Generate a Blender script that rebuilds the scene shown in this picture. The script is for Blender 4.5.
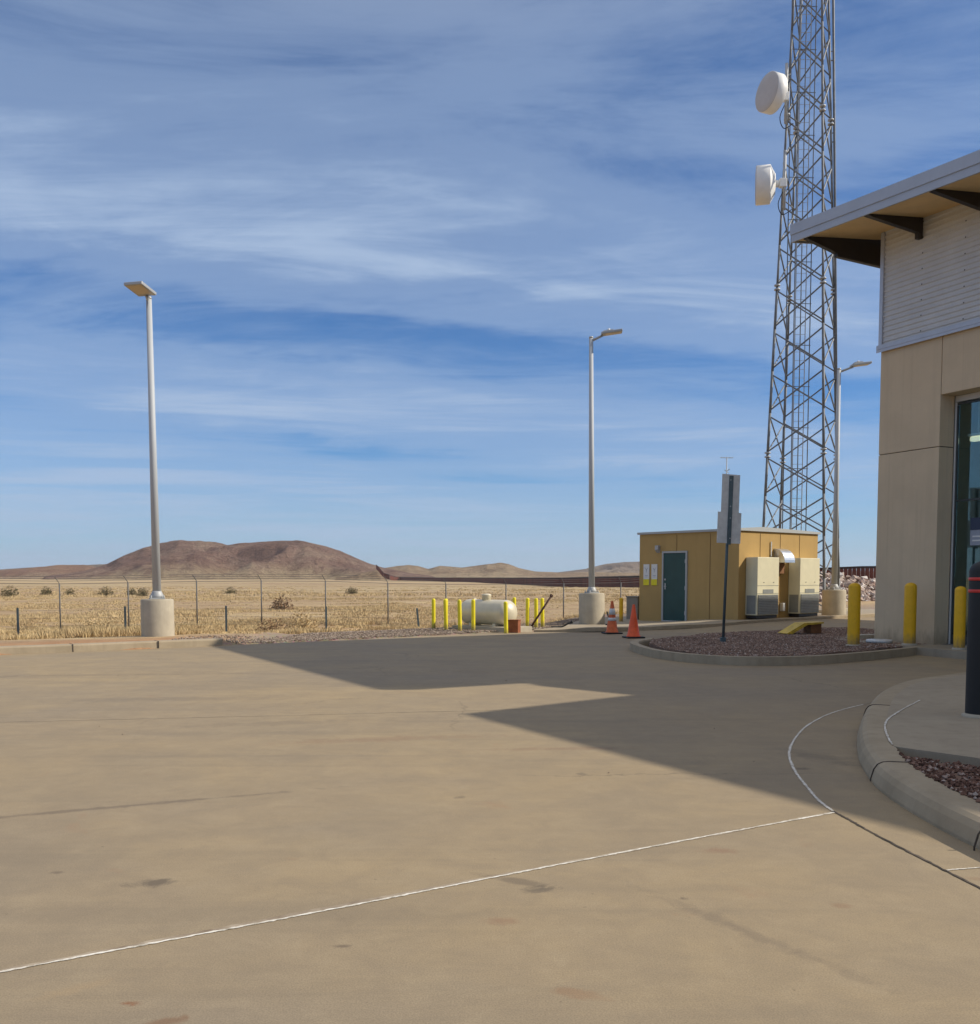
import bpy, bmesh, math, random
from mathutils import Vector, Matrix, noise
from mathutils.geometry import delaunay_2d_cdt
R = math.radians
C = bpy.context.scene.collection
for o in list(bpy.data.objects): bpy.data.objects.remove(o)
scene = bpy.context.scene

# ------------------------------------------------------------------ camera
cam = bpy.data.cameras.new('camera'); co = bpy.data.objects.new('camera', cam); C.objects.link(co)
co.location = (0, 0, 1.5); co.rotation_euler = (R(90-3.6), 0, 0)
cam.sensor_fit = 'HORIZONTAL'; cam.sensor_width = 36; cam.lens = 36; cam.shift_y = 126.66/980
cam.clip_end = 30000; cam.clip_start = 0.05
scene.camera = co

# ------------------------------------------------------------------ sky, sun, exposure
SUN_EL, SUN_DIR = 35.2, Vector((12.4, -0.5, 8.75)).normalized()
SUN_AZ = math.atan2(12.4, -0.5)            # clockwise from +Y
world = bpy.data.worlds.new('World'); scene.world = world; world.use_nodes = True
wn = world.node_tree; wn.nodes.clear(); W = wn.nodes.new; WL = wn.links.new
def wmath(op, a, b=None, c=None, clamp=False):
    n = W('ShaderNodeMath'); n.operation = op; n.use_clamp = clamp
    for i, v in enumerate((a, b, c)):
        if v is None: continue
        if hasattr(v, 'links'): WL(v, n.inputs[i])
        else: n.inputs[i].default_value = v
    return n.outputs[0]
def wramp(v, stops):
    n = W('ShaderNodeValToRGB'); WL(v, n.inputs[0]); e = n.color_ramp.elements
    n.color_ramp.interpolation = 'EASE'
    e[0].position, e[0].color = stops[0][0], (stops[0][1],)*3+(1,)
    e[1].position, e[1].color = stops[-1][0], (stops[-1][1],)*3+(1,)
    for p, c in stops[1:-1]: k = e.new(p); k.color = (c,)*3+(1,)
    return n.outputs[0]
def wnoise(vec, scale, detail, rough, dist=0.0):
    n = W('ShaderNodeTexNoise'); WL(vec, n.inputs['Vector'])
    n.inputs['Scale'].default_value = scale; n.inputs['Detail'].default_value = detail
    n.inputs['Roughness'].default_value = rough; n.inputs['Distortion'].default_value = dist
    return n.outputs[0]
sky = W('ShaderNodeTexSky'); sky.sky_type = 'NISHITA'; sky.sun_disc = False
sky.sun_elevation = R(SUN_EL); sky.sun_rotation = SUN_AZ
sky.altitude = 1300; sky.air_density = 1.0; sky.dust_density = 0.4; sky.ozone_density = 2.5
tc = W('ShaderNodeTexCoord'); sep = W('ShaderNodeSeparateXYZ'); WL(tc.outputs['Generated'], sep.inputs[0])
sx, sy, sz = sep.outputs
zc = wmath('MAXIMUM', sz, 0.0)
zq = wmath('ADD', zc, 0.10)
comb = W('ShaderNodeCombineXYZ')
WL(wmath('DIVIDE', sx, zq), comb.inputs[0]); WL(wmath('DIVIDE', sy, zq), comb.inputs[1])
def wmap(src, rot, scale, loc=(0,0,0)):
    m = W('ShaderNodeMapping'); WL(src, m.inputs[0]); m.inputs['Rotation'].default_value = (0,0,rot)
    m.inputs['Scale'].default_value = scale; m.inputs['Location'].default_value = loc
    return m.outputs[0]
cirrus = wnoise(wmap(comb.outputs[0], R(-24), (0.62, 1.15, 1), (3.1, 1.7, 0)), 1.5, 12, 0.63, 1.1)
wisps = wnoise(wmap(comb.outputs[0], R(-58), (0.55, 1.7, 1), (1.1, 8.7, 0)), 2.0, 12, 0.64, 1.3)
veil = wnoise(wmap(comb.outputs[0], R(15), (0.5, 0.9, 1), (7.3, 2.2, 0)), 0.75, 5, 0.55, 0.4)
bear = wmath('DIVIDE', sx, wmath('MAXIMUM', sy, 0.05))
cb = W('ShaderNodeCombineXYZ'); WL(wmath('MULTIPLY', bear, 2.0), cb.inputs[0]); WL(wmath('MULTIPLY', sz, 9.0), cb.inputs[1])
wob = wmath('SUBTRACT', wnoise(cb.outputs[0], 1.7, 10, 0.62, 0.5), 0.5)
cl_ = W('ShaderNodeCombineXYZ'); WL(wmath('MULTIPLY', bear, 1.6), cl_.inputs[0]); WL(wmath('MULTIPLY', sz, 34.0), cl_.inputs[1])
layers = wnoise(cl_.outputs[0], 1.25, 10, 0.66, 0.4)
hz = wmath('ADD', wmath('DIVIDE', sz, wmath('MAXIMUM', sy, 0.05)), wmath('MULTIPLY', wob, 0.085))
hs = wmath('ADD', hz, wmath('MULTIPLY', bear, 0.12))
prof = wramp(hs, [(0.0, 0.78), (0.06, 0.70), (0.085, 0.60), (0.108, 0.44), (0.135, 0.72), (0.178, 0.66), (0.212, 0.30), (0.240, 0.26), (0.262, 0.46), (0.300, 0.76), (0.36, 0.70), (0.43, 0.46), (0.52, 0.44), (0.70, 0.42)])
lw = wramp(sz, [(0.10, 1.0), (0.26, 0.0)])
tex = wmath('ADD', wmath('MULTIPLY', cirrus, 1.0), wmath('MULTIPLY', wisps, 0.8))
tex = wmath('ADD', tex, wmath('MULTIPLY', veil, 0.5))
tex = wmath('SUBTRACT', tex, 1.15)
lay = wmath('MULTIPLY', wmath('SUBTRACT', layers, 0.5), 2.0)
mixn = W('ShaderNodeMix'); WL(lw, mixn.inputs['Factor']); WL(tex, mixn.inputs['A']); WL(lay, mixn.inputs['B'])
mask = wramp(wmath('ADD', prof, wmath('MULTIPLY', mixn.outputs[0], 0.80)), [(0.12, 0.0), (0.55, 0.42), (1.12, 0.96)])
tint = W('ShaderNodeMix'); tint.data_type = 'RGBA'; tint.blend_type = 'MULTIPLY'; tint.inputs['Factor'].default_value = 1
WL(sky.outputs[0], tint.inputs['A']); tint.inputs['B'].default_value = (0.50, 0.80, 1.12, 1)
cloudmix = W('ShaderNodeMix'); cloudmix.data_type = 'RGBA'
WL(wmath('MAXIMUM', mask, wmath('MULTIPLY', wramp(sz, [(0.42, 0.0), (0.75, 1.0)]), 0.62)), cloudmix.inputs['Factor']); WL(tint.outputs['Result'], cloudmix.inputs['A'])  # cloud cover added overhead, outside the camera's view, for fill
fill_cloud = W('ShaderNodeMix'); fill_cloud.data_type = 'RGBA'; WL(wramp(sz, [(0.42, 0.0), (0.75, 1.0)]), fill_cloud.inputs['Factor'])  # unseen overhead cloud made brighter and whiter to lift the fill light
fill_cloud.inputs['A'].default_value = (4.15, 5.35, 7.3, 1); fill_cloud.inputs['B'].default_value = (8.8, 8.5, 8.1, 1)
WL(fill_cloud.outputs['Result'], cloudmix.inputs['B'])
lowmix = W('ShaderNodeMix'); lowmix.data_type = 'RGBA'; WL(wmath('MULTIPLY', wramp(sz, [(0.0, 1.0), (0.03, 0.55), (0.10, 0.0)]), 0.6), lowmix.inputs['Factor'])
WL(cloudmix.outputs['Result'], lowmix.inputs['A']); lowmix.inputs['B'].default_value = (3.7, 5.3, 6.9, 1)
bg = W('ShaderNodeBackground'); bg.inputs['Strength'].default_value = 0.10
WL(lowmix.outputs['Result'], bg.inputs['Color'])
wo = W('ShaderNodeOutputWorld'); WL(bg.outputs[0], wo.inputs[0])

sl = bpy.data.lights.new('sun', 'SUN'); so = bpy.data.objects.new('sun', sl); C.objects.link(so)
sl.energy = 4.7; sl.angle = R(0.53); sl.color = (1.0, 0.91, 0.77)
so.rotation_euler = SUN_DIR.to_track_quat('Z', 'Y').to_euler(); so.location = (20, -5, 30)

vs = scene.view_settings
scene.display_settings.display_device = 'sRGB'
vs.view_transform = 'Standard'; vs.look = 'None'; vs.gamma = 1; vs.use_curve_mapping = False
vs.exposure = 0.0
scene.render.engine = 'CYCLES'

# ------------------------------------------------------------------ materials
def mat(name, col, rough=0.6, metal=0.0, var=0.0, vscale=3.0, bump=0.0, bscale=40.0, col2=None, coords='Object', spec=0.5, stretch=(1,1,1)):
    m = bpy.data.materials.new(name); m.use_nodes = True; t = m.node_tree; N = t.nodes.new; L = t.links.new
    b = t.nodes['Principled BSDF']; b.inputs['Base Color'].default_value = (*col, 1)
    b.inputs['Roughness'].default_value = rough; b.inputs['Metallic'].default_value = metal
    b.inputs['Specular IOR Level'].default_value = spec
    tcn = N('ShaderNodeTexCoord'); mp = N('ShaderNodeMapping'); L(tcn.outputs[coords], mp.inputs[0]); mp.inputs['Scale'].default_value = stretch
    if var > 0 or col2:
        n = N('ShaderNodeTexNoise'); n.inputs['Scale'].default_value = vscale; n.inputs['Detail'].default_value = 7; n.inputs['Roughness'].default_value = 0.62
        L(mp.outputs[0], n.inputs['Vector'])
        r = N('ShaderNodeValToRGB'); L(n.outputs[0], r.inputs[0])
        r.color_ramp.elements[0].position = 0.34; r.color_ramp.elements[1].position = 0.66
        a = tuple(max(0, c*(1-var)) for c in col); c2 = col2 if col2 else tuple(min(1, c*(1+var)) for c in col)
        r.color_ramp.elements[0].color = (*(a if not col2 else col), 1); r.color_ramp.elements[1].color = (*c2, 1)
        L(r.outputs[0], b.inputs['Base Color'])
    if bump > 0:
        n2 = N('ShaderNodeTexNoise'); n2.inputs['Scale'].default_value = bscale; n2.inputs['Detail'].default_value = 6
        L(mp.outputs[0], n2.inputs['Vector'])
        bp = N('ShaderNodeBump'); bp.inputs['Strength'].default_value = bump; bp.inputs['Distance'].default_value = 0.02
        L(n2.outputs[0], bp.inputs['Height']); L(bp.outputs[0], b.inputs['Normal'])
    return m

class NT:      # small helper for larger node materials
    def __init__(s, name):
        s.m = bpy.data.materials.new(name); s.m.use_nodes = True; s.t = s.m.node_tree
        s.b = s.t.nodes['Principled BSDF']; s.tc = s.N('ShaderNodeTexCoord')
    def N(s, k): return s.t.nodes.new(k)
    def L(s, a, b): s.t.links.new(a, b)
    def val(s, inp, v):
        if hasattr(v, 'links'): s.L(v, inp)
        else: inp.default_value = v
    def mapping(s, scale=(1,1,1), rot=(0,0,0), loc=(0,0,0), src=None):
        n = s.N('ShaderNodeMapping'); s.L(src or s.tc.outputs['Object'], n.inputs[0])
        n.inputs['Scale'].default_value = scale; n.inputs['Rotation'].default_value = rot; n.inputs['Location'].default_value = loc
        return n.outputs[0]
    def noise(s, vec, scale, detail=6, rough=0.6, dist=0.0):
        n = s.N('ShaderNodeTexNoise'); s.L(vec, n.inputs['Vector']); n.inputs['Scale'].default_value = scale
        n.inputs['Detail'].default_value = detail; n.inputs['Roughness'].default_value = rough; n.inputs['Distortion'].default_value = dist
        return n.outputs[0]
    def ramp(s, v, stops):
        n = s.N('ShaderNodeValToRGB'); s.L(v, n.inputs[0]); e = n.color_ramp.elements
        def c4(c): return (c, c, c, 1) if isinstance(c, (int, float)) else (*c, 1)
        e[0].position, e[0].color = stops[0][0], c4(stops[0][1]); e[1].position, e[1].color = stops[-1][0], c4(stops[-1][1])
        for p, c in stops[1:-1]: k = e.new(p); k.color = c4(c)
        return n.outputs[0]
    def mix(s, f, a, b, mode='MIX'):
        n = s.N('ShaderNodeMix'); n.data_type = 'RGBA'; n.blend_type = mode
        s.val(n.inputs['Factor'], f)
        for k, v in (('A', a), ('B', b)):
            if hasattr(v, 'links'): s.L(v, n.inputs[k])
            else: n.inputs[k].default_value = (*v, 1)
        return n.outputs['Result']
    def math(s, op, a, b=None, clamp=False):
        n = s.N('ShaderNodeMath'); n.operation = op; n.use_clamp = clamp; s.val(n.inputs[0], a)
        if b is not None: s.val(n.inputs[1], b)
        return n.outputs[0]
    def attr(s, name):
        n = s.N('ShaderNodeAttribute'); n.attribute_name = name; return n.outputs['Fac']
    def finish(s, col, rough=0.85, bump=None, strength=0.3, dist=0.02, spec=0.3):
        s.val(s.b.inputs['Base Color'], col); s.val(s.b.inputs['Roughness'], rough); s.b.inputs['Specular IOR Level'].default_value = spec
        if bump is not None:
            bp = s.N('ShaderNodeBump'); bp.inputs['Strength'].default_value = strength; bp.inputs['Distance'].default_value = dist
            s.L(bump, bp.inputs['Height']); s.L(bp.outputs[0], s.b.inputs['Normal'])
        return s.m

def yard_material():
    t = NT('yard_concrete')
    o = t.mapping()
    big = t.noise(o, 0.16, 5, 0.55, 0.4)
    mid = t.noise(t.mapping((1,1,1), loc=(5,3,0)), 0.75, 8, 0.68, 0.6)
    fine = t.noise(o, 9.0, 8, 0.7)
    grit = t.noise(o, 140.0, 3, 0.6)
    streak = t.noise(t.mapping((0.30, 1.1, 1), rot=(0, 0, R(-9))), 1.0, 9, 0.72, 0.9)
    tyre = t.noise(t.mapping((0.10, 2.6, 1), rot=(0, 0, R(-62)), loc=(2, 1, 0)), 1.0, 6, 0.6, 0.15)
    col = t.ramp(big, [(0.38, (0.375, 0.305, 0.215)), (0.62, (0.485, 0.370, 0.212))])
    warm = t.noise(t.mapping(loc=(21, 7, 0)), 0.33, 7, 0.66, 1.0)
    col = t.mix(t.math('MULTIPLY', t.ramp(warm, [(0.38, 0.0), (0.70, 1.0)]), 0.38), col, (0.53, 0.385, 0.20))
    col = t.mix(t.math('MULTIPLY', t.ramp(mid, [(0.38, 1.0), (0.58, 0.0)]), 0.40), col, (0.325, 0.262, 0.180))
    col = t.mix(t.math('MULTIPLY', t.ramp(streak, [(0.42, 1.0), (0.58, 0.0)]), 0.20), col, (0.255, 0.210, 0.158))
    col = t.mix(t.math('MULTIPLY', t.ramp(tyre, [(0.56, 0.0), (0.66, 1.0)]), 0.22), col, (0.215, 0.180, 0.135))
    col = t.mix(t.math('MULTIPLY', t.ramp(fine, [(0.45, 0.0), (0.72, 1.0)]), 0.16), col, (0.50, 0.40, 0.27))
    mott = t.noise(t.mapping((1,1,1), loc=(8, 1, 0)), 3.2, 9, 0.78, 0.5)
    col = t.mix(t.math('MULTIPLY', t.ramp(mott, [(0.38, 1.0), (0.52, 0.0)]), 0.26), col, (0.28, 0.225, 0.16))
    col = t.mix(t.math('MULTIPLY', t.ramp(mott, [(0.52, 0.0), (0.66, 1.0)]), 0.20), col, (0.56, 0.455, 0.30))
    blot = t.noise(t.mapping(loc=(11, 4, 0)), 1.7, 5, 0.6, 0.8)
    col = t.mix(t.math('MULTIPLY', t.ramp(blot, [(0.66, 0.0), (0.74, 1.0)]), 0.28), col, (0.38, 0.22, 0.13))
    # a few stains with places of their own
    edge = t.noise(o, 4.0, 6, 0.75, 0.8)
    geo = t.N('ShaderNodeNewGeometry').outputs['Position']
    for (x, y, rx, ry, rot, c, a) in STAINS:
        mp = t.N('ShaderNodeMapping'); mp.vector_type = 'TEXTURE'; t.L(geo, mp.inputs[0])
        mp.inputs['Location'].default_value = (x, y, 0); mp.inputs['Rotation'].default_value = (0, 0, R(rot)); mp.inputs['Scale'].default_value = (rx, ry, 1000)
        ln = t.N('ShaderNodeVectorMath'); ln.operation = 'LENGTH'; t.L(mp.outputs[0], ln.inputs[0])
        d = t.math('ADD', ln.outputs['Value'], t.math('MULTIPLY', t.math('SUBTRACT', edge, 0.5), 3.4))
        col = t.mix(t.math('MULTIPLY', t.ramp(d, [(0.3, 1.0), (1.0, 0.0)]), a), col, c)
    vc = t.N('ShaderNodeTexVoronoi'); vc.feature = 'DISTANCE_TO_EDGE'; vc.inputs['Scale'].default_value = 0.23
    wv = t.N('ShaderNodeVectorMath'); wv.operation = 'ADD'; nz = t.N('ShaderNodeTexNoise'); t.L(o, nz.inputs['Vector']); nz.inputs['Scale'].default_value = 1.6; nz.inputs['Detail'].default_value = 8; nz.inputs['Roughness'].default_value = 0.7
    sc_ = t.N('ShaderNodeVectorMath'); sc_.operation = 'SCALE'; t.L(nz.outputs['Color'], sc_.inputs[0]); sc_.inputs['Scale'].default_value = 0.55
    t.L(o, wv.inputs[0]); t.L(sc_.outputs[0], wv.inputs[1]); t.L(wv.outputs[0], vc.inputs['Vector'])
    gate = t.ramp(t.noise(t.mapping(loc=(9, 2, 0)), 0.35, 3, 0.5), [(0.50, 0.0), (0.62, 1.0)])
    crack = t.math('MULTIPLY', t.ramp(vc.outputs['Distance'], [(0.0, 1.0), (0.0035, 0.0)]), gate)
    col = t.mix(t.math('MULTIPLY', crack, 0.45), col, (0.10, 0.08, 0.06))
    spk = t.noise(t.mapping(loc=(3, 9, 0)), 22.0, 2, 0.5)
    col = t.mix(t.math('MULTIPLY', t.ramp(spk, [(0.75, 0.0), (0.78, 1.0)]), 0.5), col, (0.12, 0.085, 0.06))
    col = t.mix(t.math('MULTIPLY', t.ramp(grit, [(0.38, 1.0), (0.60, 0.0)]), 0.36), col, (0.17, 0.135, 0.09))
    col = t.mix(1.0, col, (0.815, 0.81, 0.80), 'MULTIPLY')
    h = t.math('ADD', t.math('MULTIPLY', grit, 0.35), t.math('MULTIPLY', fine, 0.6))
    return t.finish(col, 0.82, h, 0.35, 0.006, 0.35)
STAINS = [(-1.65, 4.73, .13, .07, 10, (.13,.105,.08), .75), (0.24, 4.62, .10, .07, 20, (.12,.10,.08), .7), (.15, 4.75, .22, .05, -30, (.15,.12,.09), .5),
          (-1.27, 3.37, .055, .035, 0, (.28,.11,.045), .9), (-1.1, 3.22, .08, .03, 30, (.24,.12,.06), .6), (-1.5, 3.5, .14, .05, 40, (.44,.33,.2), .6),
          (0.05, 4.2, .10, .06, 0, (.30,.15,.09), .4), (.32, 3.45, .12, .05, -20, (.34,.20,.11), .5), (1.25, 5.3, .12, .07, 0, (.30,.16,.10), .45),
          (2.1, 3.6, .22, .05, -35, (.14,.11,.09), .5), (2.5, 4.8, .12, .05, 0, (.30,.16,.09), .4), (1.1, 4.05, .75, .06, -58, (.20,.16,.12), .45),
          (-2.5, 6.3, 1.6, .05, 24, (.16,.125,.095), .55), (-1.0, 9.0, 1.3, .16, 12, (.30,.18,.11), .35), (.6, 8.5, .8, .10, 5, (.28,.16,.10), .35),
          (-3.8, 12.0, 1.9, .25, 8, (.20,.165,.13), .25), (-2.2, 10.0, 1.5, .2, 14, (.20,.16,.12), .25), (-6, 15.0, 3.0, .3, 12, (.20,.165,.13), .22), (-.6, 3.9, .05, .03, 0, (.12,.09,.07), .6), (.9, 4.5, .03, .03, 0, (.12,.09,.07), .6), (-2.2, 4.9, .04, .03, 0, (.12,.09,.07), .5), (1.6, 4.4, .05, .04, 0, (.30,.17,.10), .4), (-.2, 6.6, .06, .05, 0, (.15,.12,.09), .5), (.7, 7.4, .05, .05, 0, (.15,.12,.09), .5),
          (2.45, 7.6, .10, .06, 0, (.06,.05,.045), .5), (2.75, 8.1, .22, .5, 25, (.13,.11,.085), .35)]

def plain_concrete(name, c1, c2, sc=2.0):
    t = NT(name); o = t.mapping()
    a = t.noise(o, sc, 8, 0.68, 0.4); f = t.noise(o, 60, 4, 0.7); s = t.noise(t.mapping((5, 5, 0.6)), 1.2, 5, 0.6)
    col = t.ramp(a, [(0.32, c1), (0.68, c2)])
    col = t.mix(t.math('MULTIPLY', t.ramp(s, [(0.5, 0.0), (0.72, 1.0)]), 0.3), col, tuple(x*0.62 for x in c1))
    col = t.mix(t.math('MULTIPLY', f, 0.18), col, tuple(x*0.5 for x in c1))
    return t.finish(col, 0.85, f, 0.3, 0.006)

def terrain_material():
    t = NT('desert_ground'); o = t.mapping()
    far = t.attr('far'); grav = t.attr('gravel'); dirt = t.attr('dirt')
    a = t.noise(t.mapping((0.35, 1.0, 1)), 0.22, 9, 0.72, 0.5)
    f = t.noise(o, 2.2, 9, 0.78)
    bands = t.noise(t.mapping((0.0022, 0.016, 1)), 1.0, 9, 0.70, 0.4)
    grass = t.ramp(a, [(0.36, (0.36, 0.25, 0.16)), (0.5, (0.46, 0.335, 0.20)), (0.62, (0.58, 0.45, 0.26))])
    grass = t.mix(t.math('MULTIPLY', t.ramp(f, [(0.38, 1.0), (0.58, 0.0)]), 0.5), grass, (0.21, 0.135, 0.075))
    grass = t.mix(t.math('MULTIPLY', t.ramp(f, [(0.55, 0.0), (0.7, 1.0)]), 0.45), grass, (0.60, 0.47, 0.24))
    farc = t.ramp(bands, [(0.30, (0.30, 0.205, 0.12)), (0.43, (0.42, 0.31, 0.18)), (0.52, (0.50, 0.39, 0.23)), (0.60, (0.31, 0.20, 0.13)), (0.72, (0.55, 0.43, 0.26))])
    scrub = t.noise(t.mapping((0.05, 0.05, 1)), 1.0, 9, 0.82)
    farc = t.mix(t.math('MULTIPLY', t.ramp(scrub, [(0.54, 0.0), (0.64, 1.0)]), 0.6), farc, (0.19, 0.15, 0.085))
    col = t.mix(far, grass, farc)
    g1 = t.noise(o, 22, 6, 0.8); vor = t.N('ShaderNodeTexVoronoi'); t.L(o, vor.inputs['Vector']); vor.inputs['Scale'].default_value = 16
    gc = t.ramp(g1, [(0.32, (0.19, 0.145, 0.11)), (0.5, (0.31, 0.24, 0.18)), (0.68, (0.45, 0.36, 0.275))])
    gc = t.mix(0.35, gc, vor.outputs['Color'], 'SOFT_LIGHT')
    col = t.mix(grav, col, gc)
    dc = t.ramp(t.noise(o, 5, 7, 0.7), [(0.35, (0.34, 0.19, 0.105)), (0.65, (0.45, 0.275, 0.155))])
    col = t.mix(dirt, col, dc)
    return t.finish(col, 0.95, t.math('ADD', t.math('MULTIPLY', f, 1.0), t.math('MULTIPLY', g1, 0.3)), 0.8, 0.05, 0.1)

def hill_material(name, c1, c2, c3, sc, skirt):
    t = NT(name); o = t.mapping((sc, sc, sc)); rise = t.attr('rise')
    a = t.noise(o, 1.0, 10, 0.72, 0.8); b = t.noise(o, 6.0, 9, 0.80, 0.5); z = t.noise(o, 22.0, 7, 0.82)
    col = t.ramp(a, [(0.38, c1), (0.50, c2), (0.62, c3)])
    low = t.ramp(t.math('ADD', rise, t.math('MULTIPLY', t.math('SUBTRACT', b, 0.5), 0.9)), [(0.08, 1.0), (0.42, 0.0)])
    col = t.mix(low, col, skirt)
    col = t.mix(t.math('MULTIPLY', t.ramp(b, [(0.50, 0.0), (0.60, 1.0)]), 0.45), col, tuple(x*0.5 for x in c1))
    col = t.mix(t.math('MULTIPLY', t.ramp(z, [(0.52, 0.0), (0.60, 1.0)]), t.math('ADD', 0.25, t.math('MULTIPLY', rise, 0.45))), col, (0.07, 0.06, 0.045))
    return t.finish(col, 0.95, t.math('ADD', b, t.math('MULTIPLY', z, .5)), 1.0, 22.0, 0.1)

def stucco_material(name, c, panel=None):
    t = NT(name); o = t.mapping()
    a = t.noise(o, 0.9, 7, 0.6, 0.3); f = t.noise(o, 90, 4, 0.75); s = t.noise(t.mapping((4, 4, 0.35)), 1.0, 5, 0.6)
    col = t.ramp(a, [(0.3, tuple(x*0.92 for x in c)), (0.7, tuple(min(1, x*1.06) for x in c))])
    col = t.mix(t.math('MULTIPLY', t.ramp(s, [(0.5, 0.0), (0.75, 1.0)]), 0.22), col, tuple(x*0.68 for x in c))
    col = t.mix(t.math('MULTIPLY', t.ramp(f, [(0.5, 0.0), (0.7, 1.0)]), 0.15), col, tuple(x*0.6 for x in c))
    if panel:
        sp = t.N('ShaderNodeSeparateXYZ'); t.L(t.tc.outputs['Object'], sp.inputs[0])
        n2 = t.noise(t.mapping((3, 3, 1)), 2.2, 8, 0.75)
        spl = t.ramp(t.math('SUBTRACT', t.math('MULTIPLY', n2, 0.9), sp.outputs[2]), [(0.0, 0.0), (0.30, 0.55)])
        col = t.mix(spl, col, (0.26, 0.19, 0.125))
        st = t.noise(t.mapping((9, 9, 0.22)), 1.0, 6, 0.7)
        col = t.mix(t.math('MULTIPLY', t.ramp(st, [(0.56, 0.0), (0.72, 1.0)]), 0.25), col, tuple(x*0.55 for x in c))
    return t.finish(col, 0.9, f, 0.5, 0.004, 0.2)

M = {}
M['yard'] = yard_material()
M['kerb'] = plain_concrete('kerb_concrete', (.34,.275,.185), (.44,.36,.25))
M['walk'] = plain_concrete('walk_concrete', (.33,.275,.20), (.41,.345,.25), 1.2)
M['pier'] = plain_concrete('pier_concrete', (.40,.355,.275), (.50,.445,.34), 3.0)
M['terrain'] = terrain_material()
def sealant_material():
    t = NT('joint_sealant'); o = t.mapping(); a = t.noise(o, 14, 8, 0.75); b = t.noise(t.mapping(loc=(3, 3, 0)), 2.2, 5, 0.6)
    col = t.ramp(a, [(0.36, (.36, .32, .25)), (0.5, (.66, .62, .54)), (0.62, (.82, .79, .72))])
    col = t.mix(t.ramp(b, [(0.56, 0.0), (0.72, 0.7)]), col, (.44, .375, .28))
    return t.finish(col, .9, a, .4, .003)
M['sealant'] = sealant_material()
M['dark_joint'] = mat('dark_joint', (.035,.028,.022), .9, col2=(.13,.10,.075), vscale=9)
M['old_joint'] = mat('worn_joint', (.20,.15,.10), .9, col2=(.42,.35,.26), vscale=6)
M['gravel_red'] = plain_concrete('red_gravel_bed', (.16,.10,.07), (.26,.165,.12), 30)
M['precast'] = stucco_material('precast_wall', (.66,.525,.35), True)
M['precast_side'] = M['precast']
M['siding'] = mat('corrugated_metal', (.60,.60,.58), .5, .1, var=.06, vscale=2, bump=.05)
M['flash'] = mat('metal_flashing', (.50,.53,.58), .45, .3, var=.05)
M['fascia'] = mat('fascia_metal', (.42,.46,.52), .5, .2, var=.04)
M['soffit'] = mat('soffit_board', (.80,.57,.28), .7, var=.07, vscale=1.5, bump=.1)
M['roofing'] = mat('roof_membrane', (.45,.45,.43), .8, var=.1)
M['black_steel'] = mat('dark_bracket_steel', (.022,.018,.016), .5, var=.2)
M['frame_white'] = mat('white_door_frame', (.62,.62,.60), .5)
M['frame_dark'] = mat('dark_door_rail', (.05,.06,.06), .5)
M['interior'] = mat('interior_wall', (.55,.60,.58), .8, var=.05)
M['interior_floor'] = mat('interior_floor', (.16,.16,.15), .6, var=.2)
def worn_paint(name, c, worn):
    t = NT(name); o = t.mapping(); a = t.noise(o, 5, 8, 0.7); n = t.noise(t.mapping((6, 6, 1.5)), 2.0, 8, 0.75); ch = t.noise(t.mapping(loc=(5, 5, 5)), 16, 6, 0.7)
    col = t.mix(t.math('MULTIPLY', t.ramp(a, [(0.4, 0.0), (0.62, 1.0)]), 0.35), c, tuple(x*0.72 for x in c))
    sp = t.N('ShaderNodeSeparateXYZ'); t.L(t.tc.outputs['Object'], sp.inputs[0])
    splash = t.ramp(t.math('SUBTRACT', t.math('MULTIPLY', n, 0.55), sp.outputs[2]), [(0.02, 0.0), (0.25, 0.8)])
    col = t.mix(splash, col, (0.20, 0.15, 0.09))
    col = t.mix(t.ramp(ch, [(0.66, 0.0), (0.69, 0.8)]), col, worn)
    return t.finish(col, 0.5, a, 0.15, 0.004, 0.4)
M['yellow'] = worn_paint('safety_yellow', (.90, .50, .012), (.34, .22, .10)); M['yellow2'] = worn_paint('bright_yellow_paint', (.83, .71, .02), (.30, .24, .12))
M['black_plastic'] = mat('black_plastic', (.010,.011,.012), .6, var=.2, bump=.1)
M['red_tape'] = mat('red_reflective_tape', (.62,.04,.03), .4)
M['galv'] = mat('galvanised_steel', (.42,.43,.43), .55, .15, var=.10, vscale=7)
M['galv_dark'] = mat('weathered_galvanised', (.17,.18,.19), .6, .1, var=.25, vscale=3)
M['pole_paint'] = mat('pole_grey', (.44,.465,.48), .6, .0, var=.05, vscale=1.5, stretch=(1,1,.3))
M['lamp'] = mat('lamp_housing', (.42,.42,.40), .45, .3, var=.05)
M['lens'] = mat('lamp_lens', (.55,.45,.30), .3, var=.08, vscale=20)
M['shed_wall'] = stucco_material('shed_siding', (.47,.315,.125))
M['shed_seam'] = mat('shed_seam', (.20,.125,.05), .9)
M['shed_trim'] = mat('shed_roof_trim', (.40,.42,.42), .6)
M['green_door'] = mat('dark_green_door', (.008,.055,.05), .4, var=.1)
M['cream'] = mat('cream_enamel', (.70,.65,.45), .45, var=.05, vscale=3)
M['grille'] = mat('grille_grey', (.23,.24,.22), .6, var=.1)
M['dark'] = mat('dark_gap', (.02,.02,.02), .8)
M['duct'] = mat('shiny_duct', (.62,.64,.66), .3, .8, var=.1)
M['white'] = mat('white_enamel', (.80,.79,.75), .45, var=.04)
M['dish_face'] = mat('radome_fabric', (.50,.49,.48), .6, var=.04)
M['sign_back'] = mat('sign_back_aluminium', (.80,.79,.75), .5, .1, var=.12, vscale=6)
M['sign_post'] = mat('sign_post', (.09,.125,.13), .5, .2, var=.2)
M['orange'] = mat('cone_orange', (.80,.10,.02), .5, var=.12, vscale=9)
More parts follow.
